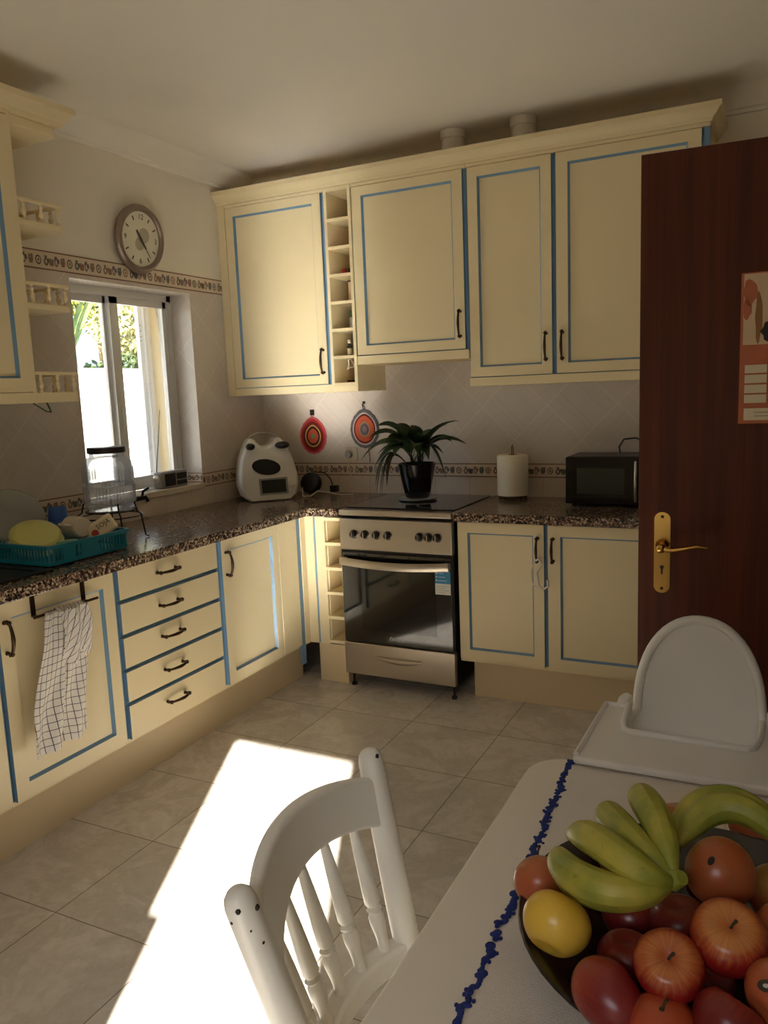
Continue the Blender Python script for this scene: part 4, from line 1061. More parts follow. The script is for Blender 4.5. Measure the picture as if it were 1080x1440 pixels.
# ------------------------------------------------------------------ plant on the hob
PX, PY = 1.062, -.20; ZH = .9195
e = empty('potted_plant', (PX, PY, ZH), 'peace lily with drooping dark leaves in a glossy black pot on the hob', 'plant')
MB().lathe([(0, .002), (.075, .002), (.098, .012), (.102, .012), (.100, .007), (.078, 0), (0, 0)], (PX, PY, ZH), 36).build('saucer', 'saucer', e)
MB().lathe([(0, .0125), (.058, .0125), (.064, .02), (.088, .13), (.098, .185), (.1, .19), (.096, .19), (.09, .175), (0, .17)], (PX, PY, ZH), 40).build('pot', 'pot', e)
MB().lathe([(0, .174), (.088, .174)], (PX, PY, ZH), 24).build('soil', 'soil', e)
def curved_leaf(mbx, pts, width, n=10, roll_=0.):
    # pts: control polyline (stem then blade); Catmull-like smoothing by quadratic Bezier
    a, b, c = [Vector(p) for p in pts]
    P_ = [a*(1-t)**2+b*2*t*(1-t)+c*t*t for t in [i/n for i in range(n+1)]]
    vs = []; fs = []
    for i, p in enumerate(P_):
        d_ = (P_[min(i+1, n)]-P_[max(i-1, 0)]).normalized(); s = d_.cross(Vector((0, 0, 1)))
        s = Vector((1, 0, 0)) if s.length < .05 else s.normalized(); s = Matrix.Rotation(roll_, 3, d_) @ s
        up = s.cross(d_); t = i/n
        w = .0035 if t < .3 else max(.001, width*.5*math.sin(PI*min(1, ((t-.3)/.7)**.75))**.9)
        vs += [p-s*w+up*w*.35, p, p+s*w+up*w*.35]
    for i in range(n): a_ = i*3; fs += [(a_, a_+1, a_+4, a_+3), (a_+1, a_+2, a_+5, a_+4)]
    mbx.add(vs, fs)
zt = ZH+.17
# (tip x, tip y, tip z, control lift, width)
lv = [(.865, -.24, 1.305, .13, .06), (.93, -.15, 1.31, .10, .055), (1.31, -.22, 1.322, .10, .05), (1.205, -.12, 1.30, .08, .04), (1.06, -.24, 1.29, .06, .055), (1.00, -.10, 1.30, .08, .05), (.80, -.22, 1.24, .17, .045), (.77, -.26, 1.13, .22, .035), (1.33, -.18, 1.205, .14, .03), (1.30, -.30, 1.225, .13, .03), (1.26, -.32, 1.17, .13, .03), (1.25, -.12, 1.22, .12, .045), (1.28, -.34, 1.05, .24, .018), (.87, -.30, 1.10, .20, .035), (.88, -.20, 1.18, .16, .045), (.92, -.36, 1.17, .14, .05), (1.12, -.36, 1.20, .12, .05), (1.02, -.38, 1.16, .15, .055), (.96, -.34, 1.23, .12, .055), (1.15, -.30, 1.26, .08, .045), (1.10, -.05, 1.27, .08, .05), (1.20, -.36, 1.14, .15, .03), (.98, -.28, 1.27, .08, .05), (1.05, -.33, 1.24, .08, .05), (1.15, -.18, 1.28, .07, .04)]
for i, (x, y, z, lift, w) in enumerate(lv):
    b0 = (PX+random.uniform(-.03, .03), PY+random.uniform(-.03, .03), zt); mid = ((b0[0]*.6+x*.4), (b0[1]*.6+y*.4), max(zt, z*.55+zt*.45)+lift)
    mbx = MB(); curved_leaf(mbx, (b0, mid, (x, y, z)), w*1.6, 12, random.uniform(-.5, .5)); mbx.build('leaf', 'leaf', e, smooth=60)
for (x, y, z, lift, w) in [(.905, -.30, .945, .26, .03), (.865, -.28, .96, .27, .025), (.885, -.33, 1.00, .24, .035), (.925, -.36, .96, .24, .03), (.935, -.30, 1.0, .22, .03)]:
    mbx = MB(); curved_leaf(mbx, ((PX-.03, PY-.03, zt), ((PX+x)/2-.07, (PY+y)/2, zt+lift*.75), (x, y, z)), w, 12, random.uniform(-.8, .8)); mbx.build('leaf', 'leaf_dry', e, smooth=60)

# ------------------------------------------------------------------ paper roll
rx, ry = 1.535, -.075
e = empty('paper_towel_roll', (rx, ry, ZT), 'thick cream roll of kitchen paper on a wire holder', 'kitchen roll')
MB().lathe([(.02, .022), (.074, .022), (.078, .026), (.078, .222), (.074, .226), (.02, .226)], (rx, ry, ZT), 40).build('paper', 'paper', e)
MB().lathe([(.02, .226), (.02, .022), (.018, .022), (.018, .228), (.022, .228)], (rx, ry, ZT), 20).build('core', 'card', e)
mb = MB().tube([(rx+.07*math.cos(2*PI*i/30), ry+.07*math.sin(2*PI*i/30), ZT+.012) for i in range(30)], .003, 6, closed=True)
mb.tube([(rx-.07, ry, ZT+.012), (rx+.07, ry, ZT+.012)], .003, 6)
for a in (40, 140, 220, 320): mb.ball((rx+.07*math.cos(math.radians(a)), ry+.07*math.sin(math.radians(a)), ZT+.007), .0065, 8)
mb.tube([(rx-.004, ry, ZT+.012), (rx-.004, ry, ZT+.265), (rx, ry, ZT+.275), (rx+.004, ry, ZT+.265), (rx+.004, ry, ZT+.012)], .0022, 6)
mb.build('wire_holder', 'bronze', e)

# ------------------------------------------------------------------ microwave
MX0, MX1, MY = 1.85, 2.30, -.262
e = empty('microwave', (2.07, -.12, ZT), 'black microwave oven on the right worktop beside the door', 'microwave')
MB().box(MX0, MX1, MY+.012, .0, ZT+.014, ZT+.232).build('case', 'black', e, bevel=.004)
MB().box(MX0-.002, MX0+.325, MY, MY+.012, ZT+.014, ZT+.230).build('door', 'black_glass', e, bevel=.002)
MB().box(MX0+.05, MX0+.265, MY-.001, MY, ZT+.06, ZT+.180).build('door_window', 'screen', e, smooth=0)
MB().box(MX0+.327, MX1, MY, MY+.012, ZT+.014, ZT+.230).build('control_panel', 'steel_dark', e, bevel=.002)
MB().tube([(MX0+.315, MY-.001, ZT+.03), (MX0+.318, MY-.022, ZT+.07), (MX0+.318, MY-.028, ZT+.12), (MX0+.318, MY-.022, ZT+.17), (MX0+.315, MY-.001, ZT+.21)], .007, 10).build('handle', 'steel', e)
for x in (MX0+.03, MX1-.03):
    for y in (MY+.04, -.03): MB().lathe([(0, 0), (.012, 0), (.012, .0145), (0, .0145)], (x, y, ZT+.0005), 12).build('foot', 'black_matte', e)
for z_, r_ in ((.772, .016), (.81, .016)): pass
MB().tube([(2.055, -.03, ZT+.232), (2.05, -.03, ZT+.26), (2.07, -.02, ZT+.295), (2.12, .0, ZT+.30), (2.16, YB-.01, ZT+.28)], .004, 8).build('power_lead', 'black', e)

# ------------------------------------------------------------------ brown room door
dm = Matrix.Translation((2.417, -1.80, 0)) @ Matrix.Rotation(math.radians(3.4), 4, 'Z')
dr = MB().box(0, .80, 0, .038, .008, 2.03); dr.xf(dm)
do = struct('door_1', dr, 'wood', bevel=.002, smooth=0)
OFF[do] = Vector((0, 0, 0))
def dpart(mbx, name, mat): mbx.xf(dm); o = mbx.build(name, mat, do, smooth=45); OFF[o] = Vector((0, 0, 0)); return o
pl = [(x, z) for x, z in rrect(.040, .080, .925, 1.140, .019, 8)]
m_ = MB().add([(x, -.003, z) for x, z in pl]+[(x, .0, z) for x, z in pl], [list(range(len(pl))), list(range(len(pl), 2*len(pl)))]+[(i, (i+1) % len(pl), len(pl)+(i+1) % len(pl), len(pl)+i) for i in range(len(pl))])
plate = dpart(m_, 'lock_plate', 'brass')
def psub(mbx, name, mat): mbx.xf(dm); return mbx.build(name, mat, plate, smooth=45)
psub(MB().tube([(.060, -.003, 1.052), (.060, -.012, 1.052), (.060, -.035, 1.052)], [.017, .012, .011], 16).ball((.060, -.046, 1.052), .0125, 14).tube([(.062, -.046, 1.052), (.085, -.048, 1.048), (.115, -.048, 1.053), (.145, -.047, 1.060), (.170, -.045, 1.057)], [.009, .0085, .007, .006, .0035], 12, flat=.8), 'door_handle', 'brass')
m_ = MB().lathe([(0, 0), (.005, 0)], (0, 0, 0), 14, Matrix.Translation((.060, -.0034, .994)) @ Matrix.Rotation(PI/2, 4, 'X')); m_.box(.0575, .0625, -.0036, -.003, .975, .994)
psub(m_, 'keyhole', 'black')
for z_ in (.937, 1.128): psub(MB().lathe([(0, .002), (.004, .0015), (.0045, 0)], (0, 0, 0), 12, Matrix.Translation((.060, -.003, z_)) @ Matrix.Rotation(PI/2, 4, 'X')), 'screw', 'bronze')
# door frame round the opening in the right wall
struct('trim_11', MB().box(XR-.012, XR+.13, DY1-.004, DY1+.06, 0, 2.12).box(XR-.012, XR+.13, DY0-.06, DY0, 0, 2.12).box(XR-.012, XR+.13, DY0, DY1, 2.06, 2.12), 'wood', smooth=0)

# calendar hung on the door
e = empty('wall_calendar', (2.75, -1.79, 1.36), 'orange and cream wall calendar hung on the brown door', 'calendar')
def cal(x0, x1, z0_, z1_, d_): return MB().box(x0, x1, -d_-.001, -d_, z0_, z1_).xf(dm)
cx0 = .234; cx1 = .47
cal(cx0, cx1, 1.365, 1.725, .002).build('backing_sheet', 'orange_pr', e, smooth=0)
m_ = MB().use('peach_pr').box(cx0+.006, cx1-.004, -.0036, -.003, 1.555, 1.722)
m_.use('orange_pr').box(cx0+.006, cx1, -.0042, -.0037, 1.515, 1.545)
K = 10
def blob(mbx, mat, cx_, cz_, rx_, rz_, d_=.0040):
    mbx.use(mat); mbx.add([(cx_+rx_*math.cos(2*PI*i/14)*(1+.15*math.sin(i*3)), -d_, cz_+rz_*math.sin(2*PI*i/14)*(1+.12*math.cos(i*5))) for i in range(14)], [list(range(14))])
blob(m_, 'orange_pr', cx0+.02, 1.68, .016, .03); blob(m_, 'orange_pr', cx0+.014, 1.64, .010, .024)
blob(m_, 'brown_glass', cx0+.10, 1.655, .035, .05); blob(m_, 'black', cx0+.068, 1.585, .022, .024, .0042)
blob(m_, 'card', cx0+.04, 1.62, .008, .06, .0041)
m_.use('cal_paper')
for a in range(4):
    for b in range(4): m_.box(cx0+.012+a*.054, cx0+.061+a*.054, -.0042, -.0036, 1.487-b*.024, 1.507-b*.024)
m_.box(cx0+.012, cx1-.01, -.0042, -.0036, 1.373, 1.402)
m_.use('grey_pl')
for b in range(2): m_.box(cx0+.035, cx1-.03, -.0046, -.0042, 1.382+b*.009, 1.384+b*.009)
m_.xf(dm); m_.build('printed_page', None, e, smooth=0)

# ------------------------------------------------------------------ table, cloth
TX0, TX1, TY0, TY1, TZ = 2.330, 3.14, -3.62, -2.478, .75
e = empty('dining_table', (2.73, -3.05, 0), 'white dining table with rounded corners', 'table')
MB().prism(rrect(TX0, TX1, TY0, TY1, .075, 10), TZ-.028, TZ).build('tabletop', 'table_white', e, bevel=.005, seg=3)
MB().box(TX0+.06, TX1-.06, TY0+.06, TY0+.08, .63, .722).box(TX0+.06, TX1-.06, TY1-.08, TY1-.06, .63, .722).box(TX0+.06, TX0+.08, TY0+.08, TY1-.08, .63, .722).box(TX1-.08, TX1-.06, TY0+.08, TY1-.08, .63, .722).build('apron', 'table_white', e, smooth=0)
for x in (TX0+.085, TX1-.085):
    for y in (TY0+.085, TY1-.085): MB().lathe([(0, 0), (.018, 0), (.03, .35), (.033, .60), (.033, .722), (0, .722)], (x, y, 0), 20).build('leg', 'table_white', e)
def hemx(y):   # left hem of the cloth
    t = (y+3.62)/(1.142); t = max(0, min(1, t)); return 2.447-.046*t**1.6+.002*math.sin(y*40)
m_ = MB(); NU, NV = 46, 64; vs = []; fs = []
for j in range(NV+1):
    y = TY0+.04+(TY1-.012+.035-TY0-.04)*j/NV
    for i in range(NU+1):
        t = i/NU; x0 = hemx(y); yy = y+(.032*t if j == NV else .032*t*j/NV); yy = min(yy, TY1-.003)
        x = x0+(3.06-x0)*t
        vs.append((x, yy, TZ+.0022+.0016*(math.sin(x*19+y*7)+math.sin(y*23-x*6))*.5+.0012))
for j in range(NV):
    for i in range(NU): a = j*(NU+1)+i; fs.append((a, a+1, a+NU+2, a+NU+1))
tc = m_.add(vs, fs).build('tablecloth', 'linen', None, solid=.0015)
tag(tc, 'white linen tablecloth with blue embroidered edge on the dining table', 'tablecloth')
m_ = MB(); y = TY0+.05
while y < TY1-.02:
    x = hemx(y)+random.uniform(-.0035, .0035)
    if random.random() < .93: m_.ball((x, y, TZ+.0052), 1., 8, (random.uniform(.0035, .0075), random.uniform(.005, .009), .0018))
    if random.random() < .4: m_.ball((x-random.choice((-.006, .006)), y+.003, TZ+.0052), 1., 6, (.003, .004, .0014))
    y += random.uniform(.005, .0085)
OFF[tc] = tc.location.copy()
m_.build('embroidered_edge', 'embroidery', tc)
m_ = MB(); x = 2.50
while x < 3.05:
    yh = -2.437+.032*(x-2.40)/.35*.6; yh = min(yh, TY1+.0)
    yh = TY1-.006
    m_.ball((x, yh+random.uniform(-.002, .002), TZ+.005), 1., 6, (random.uniform(.004, .008), random.uniform(.0015, .004), .0018)); x += random.uniform(.005, .010)
m_.build('far_hem_stitching', 'embroidery_shaded', tc)

# ------------------------------------------------------------------ high chair
HX = 2.60
e = empty('high_chair', (HX, -2.2, 0), 'white plastic high chair with rounded back and tray, behind the table', 'high chair')
def arch(w, z0_, zt_, n=28):
    # arch outline: flares at the foot, straight-ish sides, round top
    pts = []
    for i in range(n+1):
        a = PI*i/n; c_, s_ = math.cos(a), math.sin(a)
        pts.append((w*(abs(c_)**.95)*(1 if c_ > 0 else -1), z0_+(zt_-z0_)*s_**.9))
    return pts
def backy(z): return -2.150+.10*(z-.55)
A0 = arch(.130, .735, .950)
foot = [(.150, .70), (.143, .715)]
out = [(.175, .66), (.160, .69), (.146, .715)]+A0+[(-.146, .715), (-.160, .69), (-.175, .66)]
vs = []; n = len(out)
for d_, sc in ((-.004, .95), (0, 1.), (.018, 1.), (.026, .96)):
    for x, z in out: vs.append((HX+x*sc, backy(z)+d_, .66+(z-.66)*(sc if sc < 1 else 1)))
fs = [list(range(n))]
for k in range(3):
    for i in range(n): fs.append((k*n+i, k*n+(i+1) % n, (k+1)*n+(i+1) % n, (k+1)*n+i))
fs.append([3*n+i for i in range(n)])
sh = MB().add(vs, fs)
sh.tube([(HX+x, backy(z)-.006, z) for x, z in out], .010, 10)     # rolled rim
# lower back, side wings and seat pan
sh.box(HX-.165, HX+.165, -2.165, -2.130, .50, .67)
sh.box(HX-.165, HX+.165, -2.44, -2.13, .485, .515)
sh.build('seat_shell', 'white_pl', e, bevel=.003, smooth=50)
for s_ in (-1, 1):
    m_ = MB(); N = 12; vs = []
    for i in range(N+1):
        t = i/N; y = -2.150-.22*t; zt_ = .80-.045*t if t < .2 else .760-.02*(t-.2); x = HX+s_*(.150+.022*min(1, t*2))
        zt_ = min(zt_, .762) if t > .1 else .775
        vs += [(x-.010, y, .50), (x+.010, y, .50), (x+.012, y, zt_-.006), (x, y, zt_), (x-.012, y, zt_-.006)]
    fs = [(0, 1, 2, 3, 4), tuple(N*5+k for k in (4, 3, 2, 1, 0))]
    for i in range(N):
        for k in range(5): fs.append((i*5+k, i*5+(k+1) % 5, (i+1)*5+(k+1) % 5, (i+1)*5+k))
    m_.add(vs, fs).build('side_wing', 'white_pl', e, bevel=.003, smooth=50)
TRY0, TRY1, TRX = -2.515, -2.235, .190
U = [(HX-TRX, TRY0), (HX+TRX, TRY0), (HX+TRX-.006, TRY1), (HX+.135, TRY1), (HX+.128, TRY1-.10), (HX+.115, -2.368), (HX-.115, -2.368), (HX-.128, TRY1-.10), (HX-.135, TRY1), (HX-TRX+.006, TRY1)]
tr = MB().prism(U, .7585, .774).build('tray', 'white_pl', e, bevel=.006, seg=3, smooth=0)
MB().tube([(HX+a, b, .777) for a, b in ((.133, TRY1+.003), (.128, TRY1-.09), (.120, -2.362), (.110, -2.372), (-.110, -2.372), (-.120, -2.362), (-.128, TRY1-.09), (-.133, TRY1+.003))], .007, 10).tube([(HX-.133, TRY1-.002, .776), (HX-TRX+.010, TRY1-.004, .776), (HX-TRX+.005, TRY0+.008, .775)], .006, 8).tube([(HX+.133, TRY1-.002, .776), (HX+TRX-.010, TRY1-.004, .776), (HX+TRX-.005, TRY0+.008, .775)], .006, 8).build('tray_rim', 'white_pl', tr)
for sx in (-1, 1):
    for (yb, yt) in ((-1.93, -2.16), (-2.60, -2.41)):
        MB().tube([(HX+sx*.25, yb, .012), (HX+sx*.165, yt, .49)], [.012, .014], 12).ball((HX+sx*.25, yb, .014), .014, 10).build('leg', 'white_pl', e)

# ------------------------------------------------------------------ wooden chair
e = empty('dining_chair', (2.45, -3.09, 0), 'white painted wooden spindle-back chair with chipped paint at the table', 'chair')
Lt, Lb = Vector((2.216, -3.292, .912)), Vector((2.262, -3.225, .62))
Rt, Rb = Vector((2.182, -2.905, .905)), Vector((2.250, -2.935, .62))
Ls, Rs = Vector((2.31, -3.215, .45)), Vector((2.30, -2.955, .45))
def bez(P_, n):
    out = []
    for i in range(n+1):
        t = i/n; q = [Vector(p) for p in P_]
        while len(q) > 1: q = [q[k].lerp(q[k+1], t) for k in range(len(q)-1)]
        out.append(q[0])
    return out
posts = []
for top, mid, seat, foot, chips in ((Lt, Lb, Ls, Vector((2.20, -3.27, 0)), [(.010, -.016, -.004), (.018, .004, -.008), (-.002, -.022, -.022), (.020, -.008, -.030), (.0225, .006, -.05)]), (Rt, Rb, Rs, Vector((2.19, -2.90, 0)), [(.012, -.004, .004)])):
    d_ = (top-mid).normalized()
    pts = [top+d_*.016, top+d_*.013, top+d_*.006, top-d_*.004]+[top.lerp(mid, t) for t in (.1, .3, .5, .75, 1.)]+[mid.lerp(seat, t) for t in (.5, 1.)]
    rad = [.0035, .012, .0175, .0195, .020, .0205, .021, .0215, .021, .019, .0185]
    o = MB().tube(pts, rad, 20).build('back_post', 'chair_white', e, smooth=60)
    m_ = MB()
    for ci, c_ in enumerate(chips):
        q = top+Vector(c_)+d_*.002
        ax = top+d_*((q-top).dot(d_)); v_ = (q-ax)
        q = ax+v_.normalized()*(.0192 if (q-top).dot(d_) < -.006 else .0165)
        m_.ball(q, 1., 8, tuple(k_*(1.15, 1., .6, .45, .6)[ci] for k_ in (.0032, .0038, .0038)))
    m_.build('chipped_paint', 'chip', o)
    MB().tube([seat+Vector((0, 0, -.005)), seat.lerp(foot, .4), foot.lerp(seat, .1), foot], [.016, .019, .015, .012], 14).build('leg', 'chair_white', e)
def postline(z, t):
    a = Lt.lerp(Lb, (Lt.z-z)/(Lt.z-Lb.z)); b = Rt.lerp(Rb, (Rt.z-z)/(Rt.z-Rb.z)); return a.lerp(b, t)
def curve_board(L0, R0, bow, arch_, zb0, zb1, zt0, zt1, th, name, inset=.012):
    # board bowed backwards (-x); bottom edge runs zb0 at ends to zb1 mid, top zt0 to zt1
    m_ = MB(); N = 24; vs = []
    for i in range(N+1):
        t = i/N; k = 4*t*(1-t)
        b_ = zb0+(zb1-zb0)*k-.022*(1-t)**2; t_ = zt0+(zt1-zt0)*k
        for z in (b_, t_):
            c_ = postline(z, .03+.94*t); c_ = Vector((c_.x-bow*k, c_.y, z))
            vs += [c_+Vector((th/2, 0, 0)), c_+Vector((-th/2, 0, 0))]
    fs = [(0, 1, 3, 2), tuple(N*4+k for k in (0, 2, 3, 1))]
    for i in range(N):
        a = i*4; b = a+4; fs += [(a, a+2, b+2, b), (a+1, b+1, b+3, a+3), (a+2, a+3, b+3, b+2), (a, b, b+1, a+1)]
    return m_.add(vs, fs).build(name, 'chair_white', e, bevel=.006, seg=3, smooth=50)
BOW = .050
curve_board(Lt, Rt, BOW, .03, .805, .832, .880, .905, .022, 'crest_rail')
Lr, Rr = Lt.lerp(Lb, 1.0), Rt.lerp(Rb, 1.0)
def low_rail():
    m_ = MB(); N = 24; vs = []
    for i in range(N+1):
        t = i/N; k = 4*t*(1-t); c_ = Lb.lerp(Rb, t); 
        c_ = Vector((c_.x-.042*k, c_.y, .615))
        for z in (-.02, .02):
            vs += [c_+Vector((.017, 0, z)), c_+Vector((-.017, 0, z))]
    fs = [(0, 1, 3, 2), tuple(N*4+k for k in (0, 2, 3, 1))]
    for i in range(N):
        a = i*4; b = a+4; fs += [(a, a+2, b+2, b), (a+1, b+1, b+3, a+3), (a+2, a+3, b+3, b+2), (a, b, b+1, a+1)]
    return m_.add(vs, fs).build('lower_rail', 'chair_white', e, bevel=.006, seg=3, smooth=50)
low_rail()
sprof = [(0, .009), (.08, .0085), (.14, .0095), (.22, .012), (.28, .0122), (.31, .009), (.335, .0125), (.36, .009), (.39, .0125), (.5, .0118), (.75, .0095), (1., .0065)]
for i in range(5):
    t = .14+.18*i; k = 4*t*(1-t)
    bt = Lb.lerp(Rb, t); bt = Vector((bt.x-.042*k, bt.y, .634))
    zt_ = .805+.027*k-.022*(1-t)**2+.006; c_ = postline(zt_, .03+.94*t)
    tp = Vector((c_.x-BOW*k, c_.y, zt_))
    MB().tube([bt.lerp(tp, s_) for s_, _ in sprof], [q for _, q in sprof], 14).build('spindle', 'chair_white', e, smooth=50)
st = rrect(2.29, 2.70, -3.29, -2.885, .06, 8)
MB().prism(st, .432, .462).build('seat', 'chair_white', e, bevel=.010, seg=3, smooth=50)
for y in (-3.25, -2.925): MB().tube([(2.65, y, .432), (2.67, y-.01*(1 if y < -3 else -1), .2), (2.68, y-.02*(1 if y < -3 else -1), 0)], [.016, .019, .012], 14).build('leg', 'chair_white', e)
for y0_ in (-3.255, -2.92): MB().tube([(2.23, y0_, .22), (2.45, y0_, .22), (2.665, y0_, .22)], [.008, .012, .008], 10).build('stretcher', 'chair_white', e)

# ------------------------------------------------------------------ fruit bowl
BX, BYY = 2.690, -3.010
bz = TZ+.0058
o = MB().lathe([(0, 0), (.075, 0), (.082, .004), (.13, .018), (.19, .045), (.222, .072), (.226, .074), (.224, .077), (.217, .075), (.186, .051), (.128, .024), (.08, .010), (0, .009)], (BX, BYY, bz), 56).build('fruit_bowl', 'bowl', None)
tag(o, 'wide dark fruit bowl on the white tablecloth', 'bowl')
def fruit(kind, loc, r, mat, label, cat, axis=(0, 0, 1), name=None, stem=True, group=None, sc=(1, 1)):
    ax = Vector(axis).normalized(); q = Vector((0, 0, 1)).rotation_difference(ax)
    e_ = bpy.data.objects.new(name, None); C.objects.link(e_); e_.location = loc; e_.rotation_mode = 'QUATERNION'; e_.rotation_quaternion = q
    e_.empty_display_size = .03; OFF[e_] = Vector((0, 0, 0)); tag(e_, label, cat, group)
    N = 22
    if kind == 'apple':
        prof = [(0, .62)]
        for i in range(1, N+1):
            a = PI*i/N; rr = math.sin(a)*(1+.06*math.cos(a)); zz = math.cos(a)*.88
            if a < .75: zz -= .30*(1-a/.75)**1.3
            if a > PI-.6: zz += .22*(1-(PI-a)/.6)
            prof.append((rr if i < N else 0, zz))
        prof[0] = (0, .88-.30)
    elif kind == 'pear':
        prof = [(0, 1.30), (.10, 1.29), (.22, 1.22), (.34, 1.06), (.46, .82), (.64, .52), (.84, .2), (.97, -.12), (1., -.35), (.95, -.58), (.78, -.80), (.5, -.94), (.2, -.97), (.08, -.93), (0, -.90)]
    elif kind == 'mango':
        prof = [(math.sin(PI*i/N)*(1+.10*math.cos(PI*i/N)), math.cos(PI*i/N)*1.35) for i in range(N+1)]
    else:
        prof = [(math.sin(PI*i/N), math.cos(PI*i/N)*.94) for i in range(N+1)]
    m_ = MB().lathe([(a*r*sc[0], b*r*sc[1]) for a, b in prof], (0, 0, 0), 32)
    for i, v in enumerate(m_.v):    # slight lumps so no two look turned on a lathe
        k = 1+.018*math.sin(v.x*70+r*900)+.016*math.sin(v.y*60+loc[0]*90)
        m_.v[i] = Vector((v.x*k, v.y*k, v.z))
    b = m_.build('flesh', mat, e_, smooth=60)
    if stem:
        z0_ = prof[0][1]*r*sc[1]
        MB().tube([(0, 0, z0_-.004), (.002, .001, z0_+.006), (.005, .002, z0_+.013)], [.0016, .0014, .002], 8).ball((0, 0, z0_-.001), .0035, 8, (1, 1, .5)).build('stem', 'stem', e_)
    return e_
cd = lambda p: (Vector((cx, cy, cz))-Vector(p)).normalized()
fruit('round', (2.486, -3.018, .838), .034, 'pear_brown', 'small brown pear at the left rim of the fruit bowl', 'pear', (-.2, .45, .5), 'pear')
fruit('apple', (2.534, -3.118, .858), .039, 'quince', 'smooth yellow apple at the left of the fruit bowl', 'apple', (.15, .75, .5), 'apple', stem=False)
fruit('mango', (2.608, -3.190, .843), .032, 'mango', 'elongated red mango at the front left of the fruit bowl', 'mango', (-.9, .55, .25), 'mango', stem=False)
fruit('apple', (2.663, -3.168, .880), .0355, 'apple', 'red and yellow striped apple with stalk, left of the matching pair', 'apple', (.05, -.55, .8), 'apple')
fruit('apple', (2.718, -3.128, .900), .0385, 'apple', 'red and yellow striped apple, topmost and right of the pair in the bowl', 'apple', (.05, -.45, .85), 'apple')
fruit('round', (2.702, -3.018, .905), .040, 'pear', 'round brown-green pear with a dark spot on top of the fruit pile', 'pear', (-.45, .55, -.15), 'pear', stem=False)
fruit('round', (2.663, -3.205, .835), .036, 'persimmon', 'orange-red persimmon at the front rim of the bowl', 'persimmon', (0, -.3, 1), 'persimmon')
fruit('apple', (2.722, -3.198, .858), .034, 'apple_red', 'dark red apple at the front right rim of the bowl', 'apple', (.3, .5, .6), 'apple', stem=False)
fruit('apple', (2.765, -3.168, .880), .033, 'pear_brown', 'orange apple with a small oval sticker at the right edge of the photo', 'apple', (.4, .6, .2), 'apple', stem=False)
fruit('apple', (2.635, -2.770, .820), .037, 'pear_brown', 'russet apple at the far rim behind the bananas', 'apple', (0, .3, 1), 'apple', stem=False)
fruit('apple', (2.735, -2.755, .830), .039, 'pear_brown', 'russet apple at the far right rim behind the bananas', 'apple', (.2, .5, 1), 'apple')
fruit('apple', (2.773, -3.050, .870), .034, 'pear_brown', 'orange-brown apple right of the spotted pear', 'apple', (.2, .2, 1), 'apple', stem=False)
fruit('apple', (2.611, -3.100, .825), .033, 'apple_red', 'dark red apple deep in the bowl beneath the bananas', 'apple', (0, 0, 1), 'apple', stem=False)
fruit('apple', (2.690, -3.106, .828), .034, 'apple_red', 'dark red apple deep in the bowl between the two striped apples', 'apple', (0, 0, 1), 'apple', stem=False)
fruit('apple', (2.765, -2.950, .850), .038, 'pear', 'green-brown apple under the right-hand bananas', 'apple', (.4, 0, 1), 'apple', stem=False)
fruit('apple', (2.660, -3.030, .835), .036, 'apple_red', 'red-brown apple under the stalk of the bananas', 'apple', (0, 0, 1), 'apple', stem=False)
fruit('apple', (2.570, -2.900, .826), .036, 'pear_brown', 'brown apple under the tips of the left bananas', 'apple', (0, .3, 1), 'apple', stem=False)
fruit('apple', (2.600, -3.010, .818), .036, 'apple_red', 'dark apple at the bottom of the bowl under the left banana hand', 'apple', (0, 0, 1), 'apple', stem=False)
fruit('apple', (2.690, -2.920, .828), .037, 'apple_red', 'dark apple at the bottom of the bowl between both banana bunches', 'apple', (0, 0, 1), 'apple', stem=False)
# oval sticker and dark spot
sk = [c_ for c_ in bpy.data.objects if c_.get('label', '').startswith('orange apple with')][0]
q = (sk.rotation_quaternion.inverted() @ (cd(sk.location)+Vector((-.35, .1, .15))).normalized())
def disc_on(e_, q, r0, rr, mat, name, lift=.0004, inner=None):
    rot = Vector((0, 0, 1)).rotation_difference(q).to_matrix().to_4x4(); m_ = MB()
    prof = [(rr*math.sin(.0)*0, r0+lift)]+[(rr*k/4, math.sqrt(max(r0*r0-(rr*k/4)**2, 0))+lift) for k in range(1, 5)]
    m_.use(mat).lathe([(a, b) for a, b in prof], (0, 0, 0), 18, rot, squash=.65)
    if inner: m_.use(inner).lathe([(a*.55, b+.0003) for a, b in prof], (0, 0, 0), 16, rot, squash=.65)
    return m_.build(name, None, e_)
disc_on(sk, q, .0335, .0085, 'ink', 'sticker', .0010, 'saucer')
pk = [c_ for c_ in bpy.data.objects if c_.get('label', '').startswith('round brown-green')][0]
q = (pk.rotation_quaternion.inverted() @ (cd(pk.location)+Vector((-.28, .1, .28))).normalized())
disc_on(pk, q, .040, .0055, 'chip', 'dark_spot', .0008)

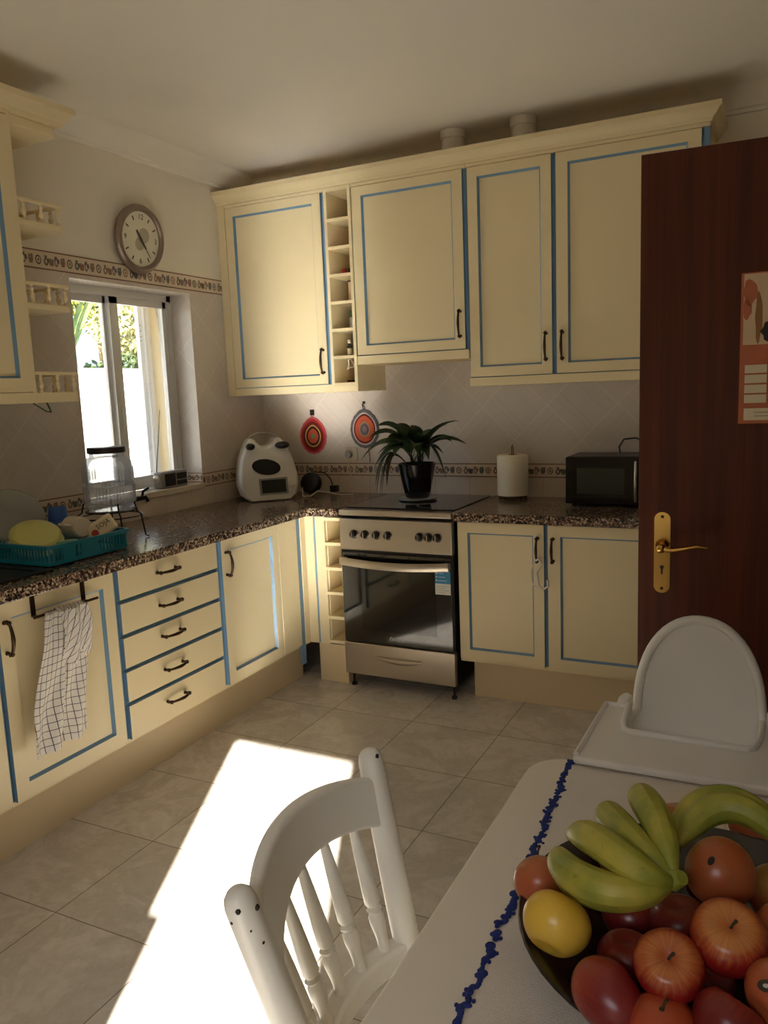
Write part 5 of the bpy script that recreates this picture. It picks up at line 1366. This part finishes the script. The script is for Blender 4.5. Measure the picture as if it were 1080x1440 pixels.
def banana(parent, P_, r=.0175, name='banana'):
    pts = bez(P_, 16); rad = []
    for i in range(17):
        t = i/16
        k = math.sin(PI*min(1, .12+t*.95))**.45 if t < .72 else math.sin(PI*(.12+t*.86))**.62
        rad.append(max(.0045, r*k))
    for i, v in enumerate((.28, .55, .78)): rad[i] = min(rad[i], r*v)
    rad[-1] = .0055; rad[-2] = .0075; rad[-3] = .011
    m_ = MB(); n0 = 0; m_.tube(pts, rad, 10); 
    b = m_.build(name, 'banana', parent, smooth=35, sub=1)
    d_ = (pts[0]-pts[1]).normalized()
    MB().ball(pts[0]+d_*.001, 1., 8, (.0045, .0045, .0045)).build('tip', 'ban_tip', b)
    return b
cr = (2.660, -3.090, .928)
e = empty('banana_bunch', (2.60, -3.05, .86), 'hand of five green-yellow bananas on the left of the fruit pile', 'bananas')
banana(e, [(2.513, -3.012, .885), (2.522, -3.120, .925), (2.600, -3.155, .925), (2.628, -3.125, .92), cr], .0215)
banana(e, [(2.530, -3.035, .922), (2.560, -3.060, .955), (2.600, -3.125, .965), (2.635, -3.125, .94), cr], .0212)
banana(e, [(2.558, -2.905, .890), (2.555, -2.975, .93), (2.590, -3.050, .960), (2.630, -3.085, .945), cr], .0212)
banana(e, [(2.593, -2.870, .905), (2.592, -2.950, .95), (2.632, -3.015, .975), (2.645, -3.060, .955), cr], .0215)
banana(e, [(2.512, -2.990, .868), (2.515, -3.085, .885), (2.590, -3.115, .895), (2.630, -3.105, .90), cr], .020)
MB().tube([(2.648, -3.085, .930), cr, (2.668, -3.094, .936)], [.010, .012, .008], 10).build('stalk', 'banana', e)
e = empty('banana_bunch', (2.70, -2.90, .86), 'pair of yellow-green bananas at the back right of the fruit pile', 'bananas')
banana(e, [(2.640, -2.960, .895), (2.655, -2.880, .93), (2.700, -2.855, .935), (2.750, -2.880, .925), (2.785, -2.93, .90)], .021)
banana(e, [(2.650, -2.985, .905), (2.672, -2.915, .945), (2.715, -2.905, .95), (2.755, -2.935, .94), (2.795, -2.985, .91)], .021)

# ------------------------------------------------------------------ light
w = bpy.data.worlds.new('sky'); bpy.context.scene.world = w; w.use_nodes = True
nt = w.node_tree; bg = nt.nodes['Background']
sky = nt.nodes.new('ShaderNodeTexSky'); sky.sky_type = 'NISHITA'; sky.sun_disc = False
EL = math.radians(29.1); sd = Vector((.412, -.911, 0)).normalized()      # towards the sun
sky.sun_elevation = EL; sky.sun_rotation = math.atan2(sd.x, sd.y)
hs = nt.nodes.new('ShaderNodeHueSaturation'); hs.inputs['Saturation'].default_value = .45; nt.links.new(sky.outputs[0], hs.inputs['Color']); nt.links.new(hs.outputs[0], bg.inputs[0]); bg.inputs[1].default_value = .8
sl = bpy.data.lights.new('sun', 'SUN'); sl.energy = 34; sl.angle = math.radians(.5); sl.color = (1., .94, .84)
so = bpy.data.objects.new('sun', sl); C.objects.link(so)
tos = Vector((sd.x*math.cos(EL), sd.y*math.cos(EL), math.sin(EL)))
so.rotation_euler = tos.to_track_quat('Z', 'Y').to_euler(); so.location = (4, -8, 6)
for nm, loc, rot, sx, sy in (('window_daylight', (-.37, (WY0+WY1)/2, (WZ0+WZ1)/2), (0, -PI/2, 0), WZ1-WZ0, WY1-WY0), ('doorway_daylight', ((GX0+GX1)/2, YF-.16, GZ/2), (PI/2, 0, 0), GX1-GX0, GZ)):
    al = bpy.data.lights.new(nm, 'AREA'); al.shape = 'RECTANGLE'; al.size = sx; al.size_y = sy; al.cycles.is_portal = True
    ao = bpy.data.objects.new(nm, al); C.objects.link(ao); ao.location = loc; ao.rotation_euler = rot

sc = bpy.context.scene
sc.view_settings.view_transform = 'Standard'; sc.view_settings.look = 'None'; sc.view_settings.gamma = 1.; sc.view_settings.use_curve_mapping = False
sc.view_settings.exposure = 0.14
sc.cycles.use_denoising = True; sc.cycles.blur_glossy = .1; sc.cycles.sample_clamp_indirect = 0; sc.cycles.max_bounces = 14; sc.cycles.diffuse_bounces = 8; sc.cycles.transparent_max_bounces = 16

regroup()
